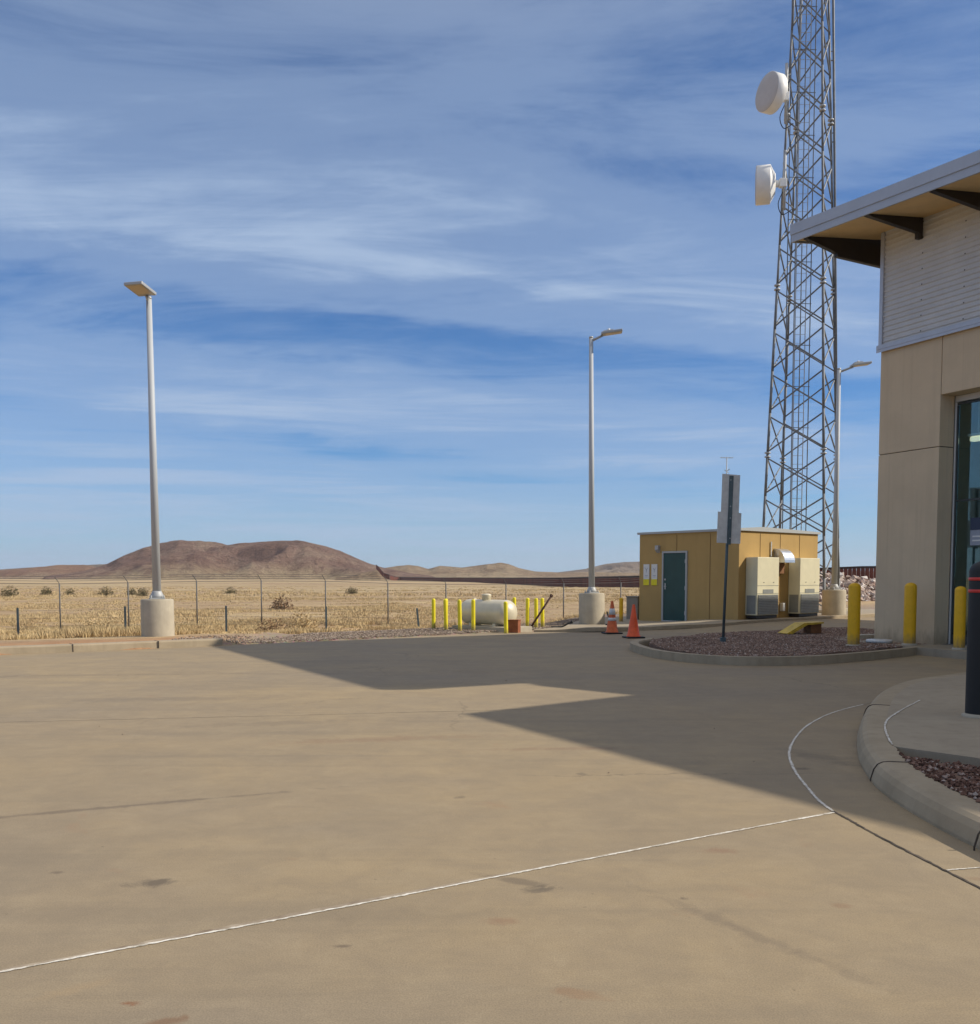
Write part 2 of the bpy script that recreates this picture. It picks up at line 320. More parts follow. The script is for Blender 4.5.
M['cone_dirty'] = mat('cone_orange_dirty', (.60,.12,.03), .6, var=.2, vscale=9)
M['collar'] = mat('reflective_collar', (.62,.62,.60), .4, var=.1, vscale=20)
M['tank'] = mat('tank_cream', (.66,.60,.45), .35, .1, var=.06, vscale=3)
M['rust'] = mat('rusty_steel', (.20,.055,.02), .8, col2=(.32,.11,.045), vscale=8)
M['border'] = mat('rusted_border_steel', (.085,.022,.015), .85, col2=(.17,.045,.025), vscale=.12, stretch=(1,1,.2))
M['border_dark'] = mat('border_top_plate', (.035,.018,.016), .8)
M['brown'] = mat('brown_paint', (.09,.04,.025), .7, var=.2)
M['box_grey'] = mat('utility_box_grey', (.27,.235,.18), .7, var=.1)
M['wood'] = mat('timber_block', (.20,.09,.035), .8, var=.25, vscale=8)
M['ramp'] = mat('ramp_yellow', (.62,.42,.05), .5, var=.25, vscale=6)
M['bark'] = mat('dry_stem', (.20,.14,.09), .9)
M['wire'] = mat('fence_wire', (.13,.13,.125), .6, .2)
M['notice_white'] = mat('notice_white', (.72,.72,.70), .5)
M['notice_dark'] = mat('notice_dark', (.03,.045,.09), .5)
M['notice_blue'] = mat('notice_grey_print', (.33,.36,.42), .6)

def grass_mat(name, a, b):
    t = NT(name); n = t.noise(t.mapping(), 0.9, 5, 0.7); n2 = t.noise(t.mapping(loc=(4,4,4)), 12, 3, 0.7)
    col = t.mix(t.math('MULTIPLY', n2, 0.4), t.ramp(n, [(0.32, a), (0.68, b)]), tuple(x*1.25 for x in b))
    return t.finish(col, 0.9, spec=0.1)
M['grass'] = grass_mat('dry_grass', (.36,.235,.13), (.64,.51,.28))
M['shrub'] = grass_mat('dry_brush', (.15,.095,.055), (.33,.22,.125))
M['shrub_green'] = grass_mat('scrub_green', (.06,.06,.03), (.13,.11,.055))
def rocks_mat(name, stops, sc):
    t = NT(name); a = t.attr('tone'); col = t.ramp(a, stops); f = t.noise(t.mapping(), sc, 4, 0.7)
    col = t.mix(t.math('MULTIPLY', f, 0.35), col, tuple(x*0.6 for x in stops[0][1]))
    return t.finish(col, 0.9, spec=0.2)
M['red_rock'] = rocks_mat('red_gravel', [(0, (.085,.045,.032)), (.5, (.20,.105,.072)), (.85, (.31,.19,.14)), (1, (.50,.42,.36))], 20)
M['red_rock_dusty'] = rocks_mat('dusty_red_gravel', [(0, (.20,.135,.10)), (.5, (.33,.215,.16)), (.85, (.44,.31,.24)), (1, (.60,.51,.44))], 20)
M['pebble'] = rocks_mat('brown_gravel', [(0, (.17,.13,.10)), (.5, (.31,.24,.185)), (1, (.52,.44,.36))], 20)
M['riprap'] = rocks_mat('riprap_rock', [(0, (.32,.22,.18)), (.4, (.52,.42,.35)), (1, (.78,.73,.67))], 3)

def glass_material():
    m = bpy.data.materials.new('door_glazing'); m.use_nodes = True; t = m.node_tree; t.nodes.clear()
    o = t.nodes.new('ShaderNodeOutputMaterial'); mx = t.nodes.new('ShaderNodeMixShader')
    tr = t.nodes.new('ShaderNodeBsdfTransparent'); tr.inputs[0].default_value = (.80,.90,.88,1)
    g = t.nodes.new('ShaderNodeBsdfGlossy'); g.inputs['Roughness'].default_value = .03; g.inputs[0].default_value = (.8,.9,.9,1)
    f = t.nodes.new('ShaderNodeFresnel'); f.inputs[0].default_value = 1.5
    t.links.new(f.outputs[0], mx.inputs[0]); t.links.new(tr.outputs[0], mx.inputs[1]); t.links.new(g.outputs[0], mx.inputs[2]); t.links.new(mx.outputs[0], o.inputs[0])
    return m
M['glass'] = glass_material()
def emit_material(name, col, s):
    m = bpy.data.materials.new(name); m.use_nodes = True; b = m.node_tree.nodes['Principled BSDF']
    b.inputs['Base Color'].default_value = (*col, 1); b.inputs['Emission Color'].default_value = (*col, 1); b.inputs['Emission Strength'].default_value = s
    return m
M['tube'] = emit_material('lit_tube', (1.0, .90, .62), .75)

# ------------------------------------------------------------------ mesh helpers
class MB:
    def __init__(s): s.bm = bmesh.new()
    def box(s, c, d, rz=0, bev=0, rx=0, ry=0):
        m = Matrix.Translation(c) @ Matrix.Rotation(rz, 4, 'Z') @ Matrix.Rotation(ry, 4, 'Y') @ Matrix.Rotation(rx, 4, 'X') @ Matrix.Diagonal((*d, 1))
        r = bmesh.ops.create_cube(s.bm, size=1, matrix=m)
        if bev:
            es = {e for v in r['verts'] for e in v.link_edges}
            bmesh.ops.bevel(s.bm, geom=list(es), offset=bev, segments=2, affect='EDGES', profile=.5)
        return s
    def tube(s, a, b, r1, r2=None, seg=12, cap=True):
        a, b = Vector(a), Vector(b); r2 = r1 if r2 is None else r2; d = b-a
        if d.length < 1e-6: return s
        q = d.to_track_quat('Z', 'Y'); ra, rb = [], []
        for i in range(seg):
            t = 2*math.pi*i/seg; u = q @ Vector((math.cos(t), math.sin(t), 0))
            ra.append(s.bm.verts.new(a+u*r1)); rb.append(s.bm.verts.new(b+u*r2))
        for i in range(seg):
            j = (i+1) % seg; f = s.bm.faces.new((ra[i], ra[j], rb[j], rb[i])); f.smooth = seg > 6
        if cap: s.bm.faces.new(ra[::-1]); s.bm.faces.new(rb)
        return s
    def lathe(s, base, axis, prof, seg=24, smooth=True, cap=True):
        base = Vector(base); q = Vector(axis).to_track_quat('Z', 'Y'); rings = []
        for h, r in prof:
            rings.append([s.bm.verts.new(base + q @ Vector((r*math.cos(2*math.pi*i/seg), r*math.sin(2*math.pi*i/seg), h))) for i in range(seg)])
        for k in range(len(rings)-1):
            for i in range(seg):
                j = (i+1) % seg; f = s.bm.faces.new((rings[k][i], rings[k][j], rings[k+1][j], rings[k+1][i])); f.smooth = smooth
        if cap: s.bm.faces.new(rings[0][::-1]); s.bm.faces.new(rings[-1])
        return s
    def path(s, pts, r, seg=6):
        for a, b in zip(pts, pts[1:]): s.tube(a, b, r, seg=seg)
        return s
    def prism(s, poly, a, b):            # poly: list of 3d points, extruded by vector b-a
        off = Vector(b)-Vector(a)
        v1 = [s.bm.verts.new(Vector(p)) for p in poly]; v2 = [s.bm.verts.new(Vector(p)+off) for p in poly]
        s.bm.faces.new(v1[::-1]); s.bm.faces.new(v2); n = len(poly)
        for i in range(n): j = (i+1) % n; s.bm.faces.new((v1[i], v1[j], v2[j], v2[i]))
        return s
    def quad(s, *p): s.bm.faces.new([s.bm.verts.new(Vector(q)) for q in p]); return s
    def build(s, name, m, parent=None, loc=None, sub=None, smooth=None):
        bmesh.ops.recalc_face_normals(s.bm, faces=s.bm.faces[:]) if len(s.bm.faces) < 60000 else None
        me = bpy.data.meshes.new(name); s.bm.to_mesh(me); s.bm.free()
        o = bpy.data.objects.new(name, me); C.objects.link(o); me.materials.append(m)
        if parent: o.parent = parent
        if loc: o.location = loc
        return o
def tag(o, label=None, cat=None, group=None, kind=None):
    if label: o['label'] = label
    if cat: o['category'] = cat
    if group: o['group'] = group
    if kind: o['kind'] = kind
    return o
def thing(name, label, cat, loc=(0,0,0), rz=0, group=None):
    o = bpy.data.objects.new(name, None); C.objects.link(o); o.location = loc; o.rotation_euler = (0,0,rz); o.empty_display_size = .2
    return tag(o, label, cat, group)
def copy_tree(o, parent=None):
    c = o.copy(); C.objects.link(c)
    if parent: c.parent = parent
    for ch in list(o.children): copy_tree(ch, c)
    return c
def mesh_obj(name, verts, faces, m, parent=None, attrs=None, smooth=False):
    me = bpy.data.meshes.new(name); me.from_pydata(verts, [], faces); me.materials.append(m)
    if smooth: me.polygons.foreach_set('use_smooth', [True]*len(me.polygons))
    for k, vals in (attrs or {}).items():
        a = me.attributes.new(k, 'FLOAT', 'POINT'); a.data.foreach_set('value', vals)
    me.update(); o = bpy.data.objects.new(name, me); C.objects.link(o)
    if parent: o.parent = parent
    return o
def ss(x, a, b):
    t = max(0.0, min(1.0, (x-a)/(b-a))); return t*t*(3-2*t)
def lerp(pts, x):
    if x <= pts[0][0]: return pts[0][1]
    for (a, u), (b, v) in zip(pts, pts[1:]):
        if x <= b: return u+(v-u)*(x-a)/(b-a)
    return pts[-1][1]
def spline(pts, n=6):                     # Catmull-Rom through 2d/3d points
    P = [Vector(p) for p in pts]; out = []
    for i in range(len(P)-1):
        p0 = P[max(i-1, 0)]; p1 = P[i]; p2 = P[i+1]; p3 = P[min(i+2, len(P)-1)]
        for k in range(n):
            t = k/n; out.append(.5*((2*p1)+(p2-p0)*t+(2*p0-5*p1+4*p2-p3)*t*t+(3*p1-p0-3*p2+p3)*t**3))
    out.append(P[-1]); return out

# ------------------------------------------------------------------ ground heights
def yard_z(x, y):
    return .15*ss(x, 1.5, 9.5)*ss(y, 20.5, 30)
EDGE = [(-60, -16), (-30, 4.3), (-9.4, 18.95), (-5.75, 21.5), (-3.46, 23.33), (-1.53, 24.95), (.44, 26.85), (2.0, 28.3), (3.2, 32.0), (4.6, 35), (12, 39), (30, 42), (80, 44)]
def terrain_z(x, y):
    q = y-lerp(EDGE, x)
    if q < 0.0: return -.07
    left = 1-ss(x, -6.2, -5.4)
    z0 = .10*left + .0*(1-left) + .02
    if x > 2: z0 = .02+.05*ss(x, 2, 6)
    z = -.07+(z0+.07)*ss(q, 0, .35)
    br = x/max(y, 1.0)
    drop = ss(q, 2.2, 17)*.95 + ss(y, 45, 450)*2.5 + ss(y, 450, 620)*1.1
    keep = ss(br, .17, .27)
    z -= drop*(1-keep)
    z += .10*noise.noise((x*.13, y*.13, 0))*ss(q, 3, 10)
    z += .5*noise.noise((x*.006, y*.006, 3))*ss(y, 120, 500)
    return z

# terrain: one polar sheet reaching the horizon
def build_terrain():
    NA = 420; radii = [0.0]; r = 3.0
    while r < 15000: radii.append(r); r *= (1.028 if r < 90 else 1.05)
    radii.append(15000); vs_, fs = [], []; far, gr, di = [], [], []
    for ri, r in enumerate(radii):
        for a in range(NA):
            # denser cells in the viewed half
            t = (a/NA)*2-1; ang = math.pi*(t*.35+.65*t**3)
            x, y = r*math.sin(ang), r*math.cos(ang)
            vs_.append((x, y, terrain_z(x, y)))
            q = y-lerp(EDGE, x); w = noise.noise((x*.6, y*.6, 5))
            far.append(ss(r, 90, 240))
            g = (1-ss(q+w*1.2, 2.2 if x < -6 else 5.0, 3.6 if x < -6 else 7.5)) if y > -30 else 0
            if x > 6: g = max(g, (1-ss(q+w*2, 8, 14))*.6)
            gr.append(g*ss(x, -7.5, -5.0)); di.append(ss(-x, 5.0, 7.5)*(1-ss(q+w*.6, 1.3, 2.5)) + .45*ss(q+w*3, 14, 18)*(1-ss(q+w*3, 20, 27)))
    for i in range(len(radii)-1):
        for a in range(NA):
            b = (a+1) % NA; fs.append((i*NA+a, i*NA+b, (i+1)*NA+b, (i+1)*NA+a)[::-1])
    o = mesh_obj('ground', vs_, fs, M['terrain'], attrs={'far': far, 'gravel': gr, 'dirt': di}, smooth=True); tag(o, kind='structure')
build_terrain()

def sheet(name, boundary, zf, m, step=1.0, thick=None, holes=()):
    """ground slab from a boundary polygon, its surface following zf"""
    P = [Vector((p[0], p[1])) for p in boundary]; n = len(P)
    xs = [p.x for p in P]; ys = [p.y for p in P]
    def inside(x, y):
        c = False; j = n-1
        for i in range(n):
            if (P[i].y > y) != (P[j].y > y) and x < (P[j].x-P[i].x)*(y-P[i].y)/(P[j].y-P[i].y)+P[i].x: c = not c
            j = i
        return c
    pts = list(P); x = min(xs)+step/2
    while x < max(xs):
        y = min(ys)+step/2
        while y < max(ys):
            if inside(x, y): pts.append(Vector((x, y)))
            y += step
        x += step
    v, e, f, *_ = delaunay_2d_cdt(pts, [], [list(range(n))], 1, 1e-4)
    vv = [(p.x, p.y, zf(p.x, p.y)) for p in v]; ff = [tuple(a) for a in f]
    if thick:                                  # skirt down
        k = len(vv); m_ = {}
        for i in range(n): m_[i] = k+i; vv.append((P[i].x, P[i].y, zf(P[i].x, P[i].y)-thick))
        for i in range(n): j = (i+1) % n; ff.append((i, j, m_[j], m_[i]))
    o = mesh_obj(name, vv, ff, m); tag(o, kind='structure'); return o

yard_poly = [(-30, 4.3), (-30, -16), (34, -16), (34, 33.6), (13.1, 33.3), (8.9, 30.15), (5.9, 27.6), (4.1, 26.95), (3.0, 26.55), (1.2, 26.75), (.44, 26.85), (-1.53, 24.95), (-3.46, 23.33), (-5.75, 21.5), (-9.4, 18.95)]
sheet('concrete_yard', yard_poly, yard_z, M['yard'], .9, .14)

# joints: thin strips on the concrete
def strip(name, pts, w, m, zf, wob=.003, cap=None, n=10, taper=True):
    S = [p for p in spline([(*p, 0) for p in pts], n)]; v, f = [], []
    rnd = random.Random(len(pts)*7+int(w*1e4))
    for i, p in enumerate(S):
        d = (S[min(i+1, len(S)-1)]-S[max(i-1, 0)]).normalized(); nn = Vector((-d.y, d.x, 0))
        ww = w*(.65+.7*rnd.random()); o = rnd.uniform(-wob, wob)
        for sgn in (-1, 1): q = p+nn*(o+sgn*ww/2); v.append((q.x, q.y, zf(q.x, q.y)))
        if i: k = 2*i; f.append((k-2, k, k+1, k-1))
    o = mesh_obj(name, v, f, m); tag(o, kind='structure'); return o
yz = lambda d: (lambda x, y: yard_z(x, y)+d)
strip('joint_line', [(-4.6, 1.9), (-3.2, 2.8), (-1.86, 3.64), (-.8, 4.29), (.15, 4.90), (1.2, 5.56), (2.20, 6.17)], .0165, M['sealant'], yz(.003), n=60)
strip('joint_line_edge', [(-4.6, 1.912), (-1.86, 3.652), (.15, 4.912), (2.20, 6.182)], .034, M['old_joint'], yz(.0015), n=60)  # wider worn-joint border under the pale sealant
gut = [(5.9, 13.0), (5.35, 12.41), (4.4, 11.48), (3.97, 11.0), (3.57, 10.45), (3.13, 9.68), (2.78, 8.9), (2.54, 8.24), (2.37, 7.55), (2.26, 6.87), (2.21, 6.50), (2.20, 6.17)]
strip('gutter_joint', gut[2:], .018, M['sealant'], yz(.003), n=24)
strip('gutter_joint_edge', gut[2:], .030, M['old_joint'], yz(.0015), n=24)
strip('gutter_joint_dark', [(2.20, 6.20), (2.22, 6.0), (2.25, 5.6), (2.31, 5.08), (2.37, 4.6), (2.5, 3.6), (2.7, 2.0), (3, 0)], .016, M['dark_joint'], yz(.004), n=14)
strip('gutter_joint_top', [(7.4, 14.6), (6.6, 13.7), (5.9, 13.0), (5.1, 12.2), (4.4, 11.48)], .014, M['old_joint'], yz(.004), n=10)
strip('gutter_cross_joint', [(2.33, 4.93), (2.55, 4.98), (2.80, 5.02)], .012, M['sealant'], yz(.004), n=14)
strip('far_joint', [(-9.0, 14.6), (-4.0, 15.2), (0, 15.6), (3.2, 16.0)], .02, M['old_joint'], yz(.0015), n=20)
strip('left_joint', [(-9.5, 9.2), (-5.4, 10.0), (-2, 10.6), (0.6, 11.1)], .012, M['old_joint'], yz(.004), n=20)

# kerbs: profile swept along a path.  prof: (offset to the right of travel, height)
def sweep(name, pts, prof, m, zf, n=6, closed_cap=True):
    S = spline([(*p, 0) for p in pts], n) if n > 1 else [Vector((*p, 0)) for p in pts]; v, f = [], []; k = len(prof)
    for i, p in enumerate(S):
        d = (S[min(i+1, len(S)-1)]-S[max(i-1, 0)]).normalized(); nn = Vector((d.y, -d.x, 0))
        for (o, h) in prof: q = p+nn*o; v.append((q.x, q.y, zf(p.x, p.y)+h))
        if i:
            for j in range(k-1): a = (i-1)*k+j; b = i*k+j; f.append((a, a+1, b+1, b))
    f.append(tuple(range(k))); f.append(tuple(range((len(S)-1)*k, len(S)*k))[::-1])
    o = mesh_obj(name, v, f, m); tag(o, kind='structure'); return o
# left kerb with a rounded end
def rounded(h, wt, r=.03): return [(0, -.12), (-.004, h-r), (-.015, h-.008), (-r-.01, h), (-wt, h), (-wt, -.12)]
sweep('kerb', [(-30, 4.3), (-9.4, 18.95), (-8.35, 19.6), (-7.0, 20.6), (-5.86, 21.42)], rounded(.15, .30), M['kerb'], lambda x, y: 0, n=1)
for i, (x, y) in enumerate([(-8.36, 19.6), (-6.98, 20.6), (-9.8, 18.68)]):
    o = MB().box((x-.09, y+.13, .0765), (.012, .34, .156), R(-53+90-3)).build('kerb_joint', M['dark_joint']); tag(o, kind='structure')
# kerb in front of the shed pad
pad_line = [(1.2, 26.75), (3.0, 26.45), (4.1, 26.85), (5.9, 27.5), (8.9, 30.05), (13.1, 33.2), (22, 38.6)]
def padz(x, y):
    P = [(7.5, 29.66, .205), (4.85, 31.9, .05), (3, 26.45, .13), (11.6, 33, .22), (3.15, 30.3, .05), (1.2, 26.75, .05), (13, 33.2, .26), (8.9, 30.1, .215), (5.9, 27.5, .17), (11.4, 34.3, .2), (2.2, 28.5, .03)]
    sw = sv = 0
    for a, b, c in P:
        w = 1/((x-a)**2+(y-b)**2+.15)**1.5; sw += w; sv += w*c
    return sv/sw
sweep('pad_kerb', pad_line, [(0.0, -.1), (0.0, 0.0), (-.03, .012), (-.30, .012), (-.30, -.1)], M['kerb'], padz, n=5)
sheet('shed_pad', [(1.25, 27.02), (3.05, 26.72), (4.0, 27.12), (5.75, 27.75), (8.7, 30.25), (12.9, 33.4), (21.8, 38.8), (18, 40.5), (9, 38), (3.4, 34), (2.6, 31.2), (1.9, 28.6)], padz, M['walk'], .7, .25)

# planted island
isl_out = [(3.07, 19.9), (3.20, 18.3), (3.65, 17.25), (4.40, 16.72), (5.5, 16.92), (6.9, 17.9), (8.1, 18.95), (9.3, 19.9)]
isl_back = [(9.9, 21.3), (9.75, 26.3), (7.5, 25.2), (5.1, 23.4), (3.5, 21.2)]
so_ = spline([(*p, 0) for p in isl_out], 8)
sweep('island_kerb', isl_out[::-1]+[(3.25, 20.9), (3.7, 21.6)], [(0, -.05), (-.004, .11), (-.02, .142), (-.05, .15), (-.19, .15), (-.19, .0)][::1], M['kerb'], lambda x, y: 0, n=7)
isl_in = []
for i, p in enumerate(so_):
    d = (so_[min(i+1, len(so_)-1)]-so_[max(i-1, 0)]).normalized(); nn = Vector((-d.y, d.x, 0)); q = p+nn*.17; isl_in.append((q.x, q.y))
isl_poly = isl_in+isl_back
isl_z = lambda x, y: .135+.03*noise.noise((x*.9, y*.9, 0))+max(0, (yard_z(x, y)-.06))
sheet('island_bed', isl_poly, isl_z, M['gravel_red'], .5, .2)

# sidewalk and near kerb
kb = [(9.2, 15.6), (7.6, 14.6), (6.3, 13.6), (5.36, 12.74), (4.52, 11.44), (3.68, 9.68), (3.12, 8.24), (2.84, 7.28), (2.72, 6.64), (2.68, 5.93), (2.70, 5.29), (2.78, 4.4), (2.95, 3.0), (3.3, 1.0), (3.6, -3)]
sweep('near_kerb', kb[::-1], [(0, -.06), (.0, .02), (.02, .09), (.045, .128), (.08, .146), (.12, .15), (.26, .15), (.26, .0)], M['kerb'], lambda x, y: 0, n=8)
skb = spline([(*p, 0) for p in kb], 8); inner = []
for i, p in enumerate(skb):
    d = (skb[min(i+1, len(skb)-1)]-skb[max(i-1, 0)]).normalized(); nn = Vector((-d.y, d.x, 0)); inner.append((p.x+nn.x*.25, p.y+nn.y*.25))
near = [q for q in inner if q[1] > 7.75]
pl0 = near[-1]
sheet('sidewalk', near+[(3.25, 7.70), (3.64, 7.24), (4.3, 6.35), (5.6, 5.4), (8.6, 3.2), (16, 3.2), (16, 11.0), (9.6, 16.6)], lambda x, y: .153, M['walk'], 1.2, .2)
bed_poly = [q for q in inner if q[1] <= 7.75 and q[1] > -2]+[(9, -2), (9, 2.9), (5.6, 5.35), (4.3, 6.3), (3.50, 6.85), (3.12, 7.32)]
sheet('planter_bed', bed_poly, lambda x, y: .142+.015*noise.noise((x*2, y*2, 0)), M['gravel_red'], .4, .15)
strip('sidewalk_joint', [(4.7, 10.65), (4.05, 9.68), (3.67, 9.02), (3.40, 8.33), (3.23, 7.80)], .017, M['sealant'], lambda x, y: .158, n=14)

def kerb_joint(p, nrm, prof):
    p = Vector((p[0], p[1], 0)); n = Vector((nrm[0], nrm[1], 0)).normalized()
    o = MB().path([p+n*a+Vector((0, 0, h)) for a, h in prof], .0055, 6).build('kerb_joint', M['dark_joint']); tag(o, kind='structure')
NK = [(0, 0), (.0, .02), (.02, .09), (.045, .128), (.08, .146), (.12, .151), (.26, .151)]
for q, nn_ in (((2.80, 7.13), (.97, .22)), ((3.98, 10.37), (.88, .47)), ((2.66, 5.30), (1, .0))): kerb_joint(q, (nn_[0], -nn_[1]), NK)
IK = [(0, 0), (.004, .11), (.02, .142), (.05, .151), (.19, .151)]
for q, nn_ in (((3.40, 17.62), (.8, .6)), ((5.10, 16.78), (-.12, 1)), ((7.45, 18.35), (-.6, .75))): kerb_joint(q, nn_, IK)

# stones
def rock_verts(rnd, s):
    base = [(1,0,0),(-1,0,0),(0,1,0),(0,-1,0),(0,0,1),(0,0,-1)]
    q = Matrix.Rotation(rnd.uniform(0, 6.3), 3, 'Z') @ Matrix.Rotation(rnd.uniform(0, 6.3), 3, 'X')
    return [q @ (Vector(b)*s*rnd.uniform(.6, 1.15)) for b in base]
RF = [(0,2,4),(2,1,4),(1,3,4),(3,0,4),(2,0,5),(1,2,5),(3,1,5),(0,3,5)]
def in_poly(P, x, y):
    c = False; j = len(P)-1
    for i in range(len(P)):
        if (P[i][1] > y) != (P[j][1] > y) and x < (P[j][0]-P[i][0])*(y-P[i][1])/(P[j][1]-P[i][1])+P[i][0]: c = not c
        j = i
    return c
def stones(name, gen, n, smin, smax, m, seed, label, cat):
    rnd = random.Random(seed); v, f, t = [], [], []; k = 0; tries = 0
    while k < n and tries < n*30:
        tries += 1; p = gen(rnd)
        if p is None: continue
        s = rnd.uniform(smin, smax)*rnd.choice((.7, 1, 1, 1.3)); b = len(v); tone = rnd.random()**1.3
        for q in rock_verts(rnd, s): v.append((p[0]+q.x, p[1]+q.y, p[2]+q.z*.8)); t.append(tone)
        f += [tuple(b+i for i in a) for a in RF]; k += 1
    o = mesh_obj(name, v, f, m, attrs={'tone': t}); tag(o, label, cat, kind='stuff'); return o
def gen_bed(r):
    x, y = r.uniform(2.8, 5.2), r.uniform(3.0, 7.7); return (x, y, .156) if in_poly(bed_poly, x, y) else None
stones('red_gravel', gen_bed, 12000, .009, .022, M['red_rock'], 1, 'dark red landscaping gravel in the kerbed planter at the right edge', 'gravel')
def gen_isl(r):
    x, y = r.uniform(3, 10), r.uniform(16.5, 26.5); return (x, y, isl_z(x, y)+.01) if in_poly(isl_poly, x, y) else None
stones('island_gravel', gen_isl, 22000, .012, .026, M['red_rock_dusty'], 2, 'reddish brown gravel filling the kerbed island before the shed', 'gravel')
def gen_edge(r):
    x = r.uniform(-7, 3.2); e = lerp(EDGE, x); q = .25+r.random()**1.3*7; y = e+q
    if x < -5 and q > 2.5*r.random(): return None
    return (x, y, terrain_z(x, y)+.01)
stones('brown_gravel', gen_edge, 18000, .012, .028, M['pebble'], 3, 'brown gravel strip between the concrete and the dry field', 'gravel')
def gen_rip(r):
    x = r.uniform(14, 34); y = 60+r.uniform(-3.2, 3.2)+(x-22)*.25; d = abs(y-60-(x-22)*.25)/3.2; h = (1.45+.15*math.sin(x))*(1-d**1.6)
    return (x, y, terrain_z(x, y)+h*r.uniform(.75, 1.0))
stones('riprap', gen_rip, 2600, .13, .30, M['riprap'], 4, 'pale broken rock heaped beyond the shed beside the building corner', 'rocks')
def gen_litter(r):
    x, y = r.uniform(-9, 7), r.uniform(4, 25); return (x, y, yard_z(x, y)+.006)
stones('grit_litter', gen_litter, 90, .004, .009, M['pebble'], 5, 'loose specks of grit scattered on the concrete yard', 'grit')

# ------------------------------------------------------------------ dry grass
def build_grass():
    rnd = random.Random(11); v, f = [], []
    def tuft(x, y, h, w, n):
        z = terrain_z(x, y)-.02
        for _ in range(n):
            a = rnd.uniform(0, 6.283); r = w*rnd.random()**.7; bx, by = x+r*math.cos(a)*.6, y+r*math.sin(a)*.6
            hh = h*rnd.uniform(.5, 1.1); lx, ly = math.cos(a)*hh*rnd.uniform(.1, .6), math.sin(a)*hh*rnd.uniform(.1, .6)
            t = rnd.uniform(0, 3.14); k = (.0065+.0004*y)*rnd.uniform(.6, 1.3); b = len(v)
            v.extend([(bx-k*math.cos(t), by-k*math.sin(t), z), (bx+k*math.cos(t), by+k*math.sin(t), z), (bx+lx, by+ly, z+hh)]); f.append((b, b+1, b+2))
    n = 0
    while n < 8500:
        y = 24*math.exp(rnd.random()*.75); x = rnd.uniform(-.66, .32)*y if rnd.random() < .85 else rnd.uniform(-1.1, 1.0)*y
        q = y-lerp(EDGE, x); lim = 2.4 if x < -6 else 6.0
        if q < lim+noise.noise((x*.5, y*.5, 1))*1.8: continue
        if x > 6: continue
        cl = noise.noise((x*.22, y*.30, 7))+.5*noise.noise((x*.8, y*.8, 2))
        if cl < .0 and rnd.random() < .82: continue
        tuft(x, y, (.06+.25*max(0, cl+.22))*rnd.uniform(.5, 1.4), .42, 38); n += 1
    n = 0
    while n < 6500:
        y = 48*math.exp(rnd.random()*1.0); x = rnd.uniform(-.62, .30)*y
        cl = noise.noise((x*.07, y*.05, 17))+.6*noise.noise((x*.3, y*.2, 2))
        if cl < .03 and rnd.random() < .85: continue
        tuft(x, y, (.08+.20*max(0, cl))*rnd.uniform(.6, 1.4), .9, 26); n += 1
    k = 0
    while k < 3000:                                   # far tufts, coarse
        y = 110*math.exp(rnd.random()*1.7); x = rnd.uniform(-.62, .30)*y
        if noise.noise((x*.01, y*.03, 9)) < -.05: continue
        tuft(x, y, .30*rnd.uniform(.6, 1.4), 1.4, 16); k += 1
    o = mesh_obj('dry_grass', v, f, M['grass']); tag(o, 'golden dry grass tufts covering the open field beyond the yard', 'grass', kind='stuff')
build_grass()

def shrub(x, y, w, h, label, m, n=260, seed=0):
    rnd = random.Random(seed); z = terrain_z(x, y)-.03
    o = thing('shrub', label, 'shrub', (x, y, z), 0, 'scrub bushes dotted over the field')
    v, f = [], []
    for _ in range(n):
        a = rnd.uniform(0, 6.283); el = math.acos(rnd.random()); r = rnd.random()**.45
        p = Vector((w/2*r*math.sin(el)*math.cos(a), w/2*r*math.sin(el)*math.sin(a), h*r*math.cos(el)*.95+.04*h)); s = (w**.5)*rnd.uniform(.020, .046)*(1 if y < 60 else 2.4)
        if rnd.random() < .3: p.z *= .6
        d = Vector((rnd.gauss(0, 1), rnd.gauss(0, 1), rnd.gauss(0, 1))).normalized(); e = d.orthogonal().normalized(); g = d.cross(e)
        b = len(v); v.extend([tuple(p-e*s), tuple(p+g*s*.5), tuple(p+e*s), tuple(p-g*s*.4)]); f.append((b, b+1, b+2, b+3))
    mesh_obj('foliage', v, f, m, o)
    s = MB()
    for i in range(9):
        a = i*.7; s.tube((0, 0, 0), (w*.33*math.cos(a), w*.33*math.sin(a), h*rnd.uniform(.5, .85)), .012*w, .004*w, 5)
    s.build('stem', M['bark'], o)
def at(u, y): return (u-490)/980*y
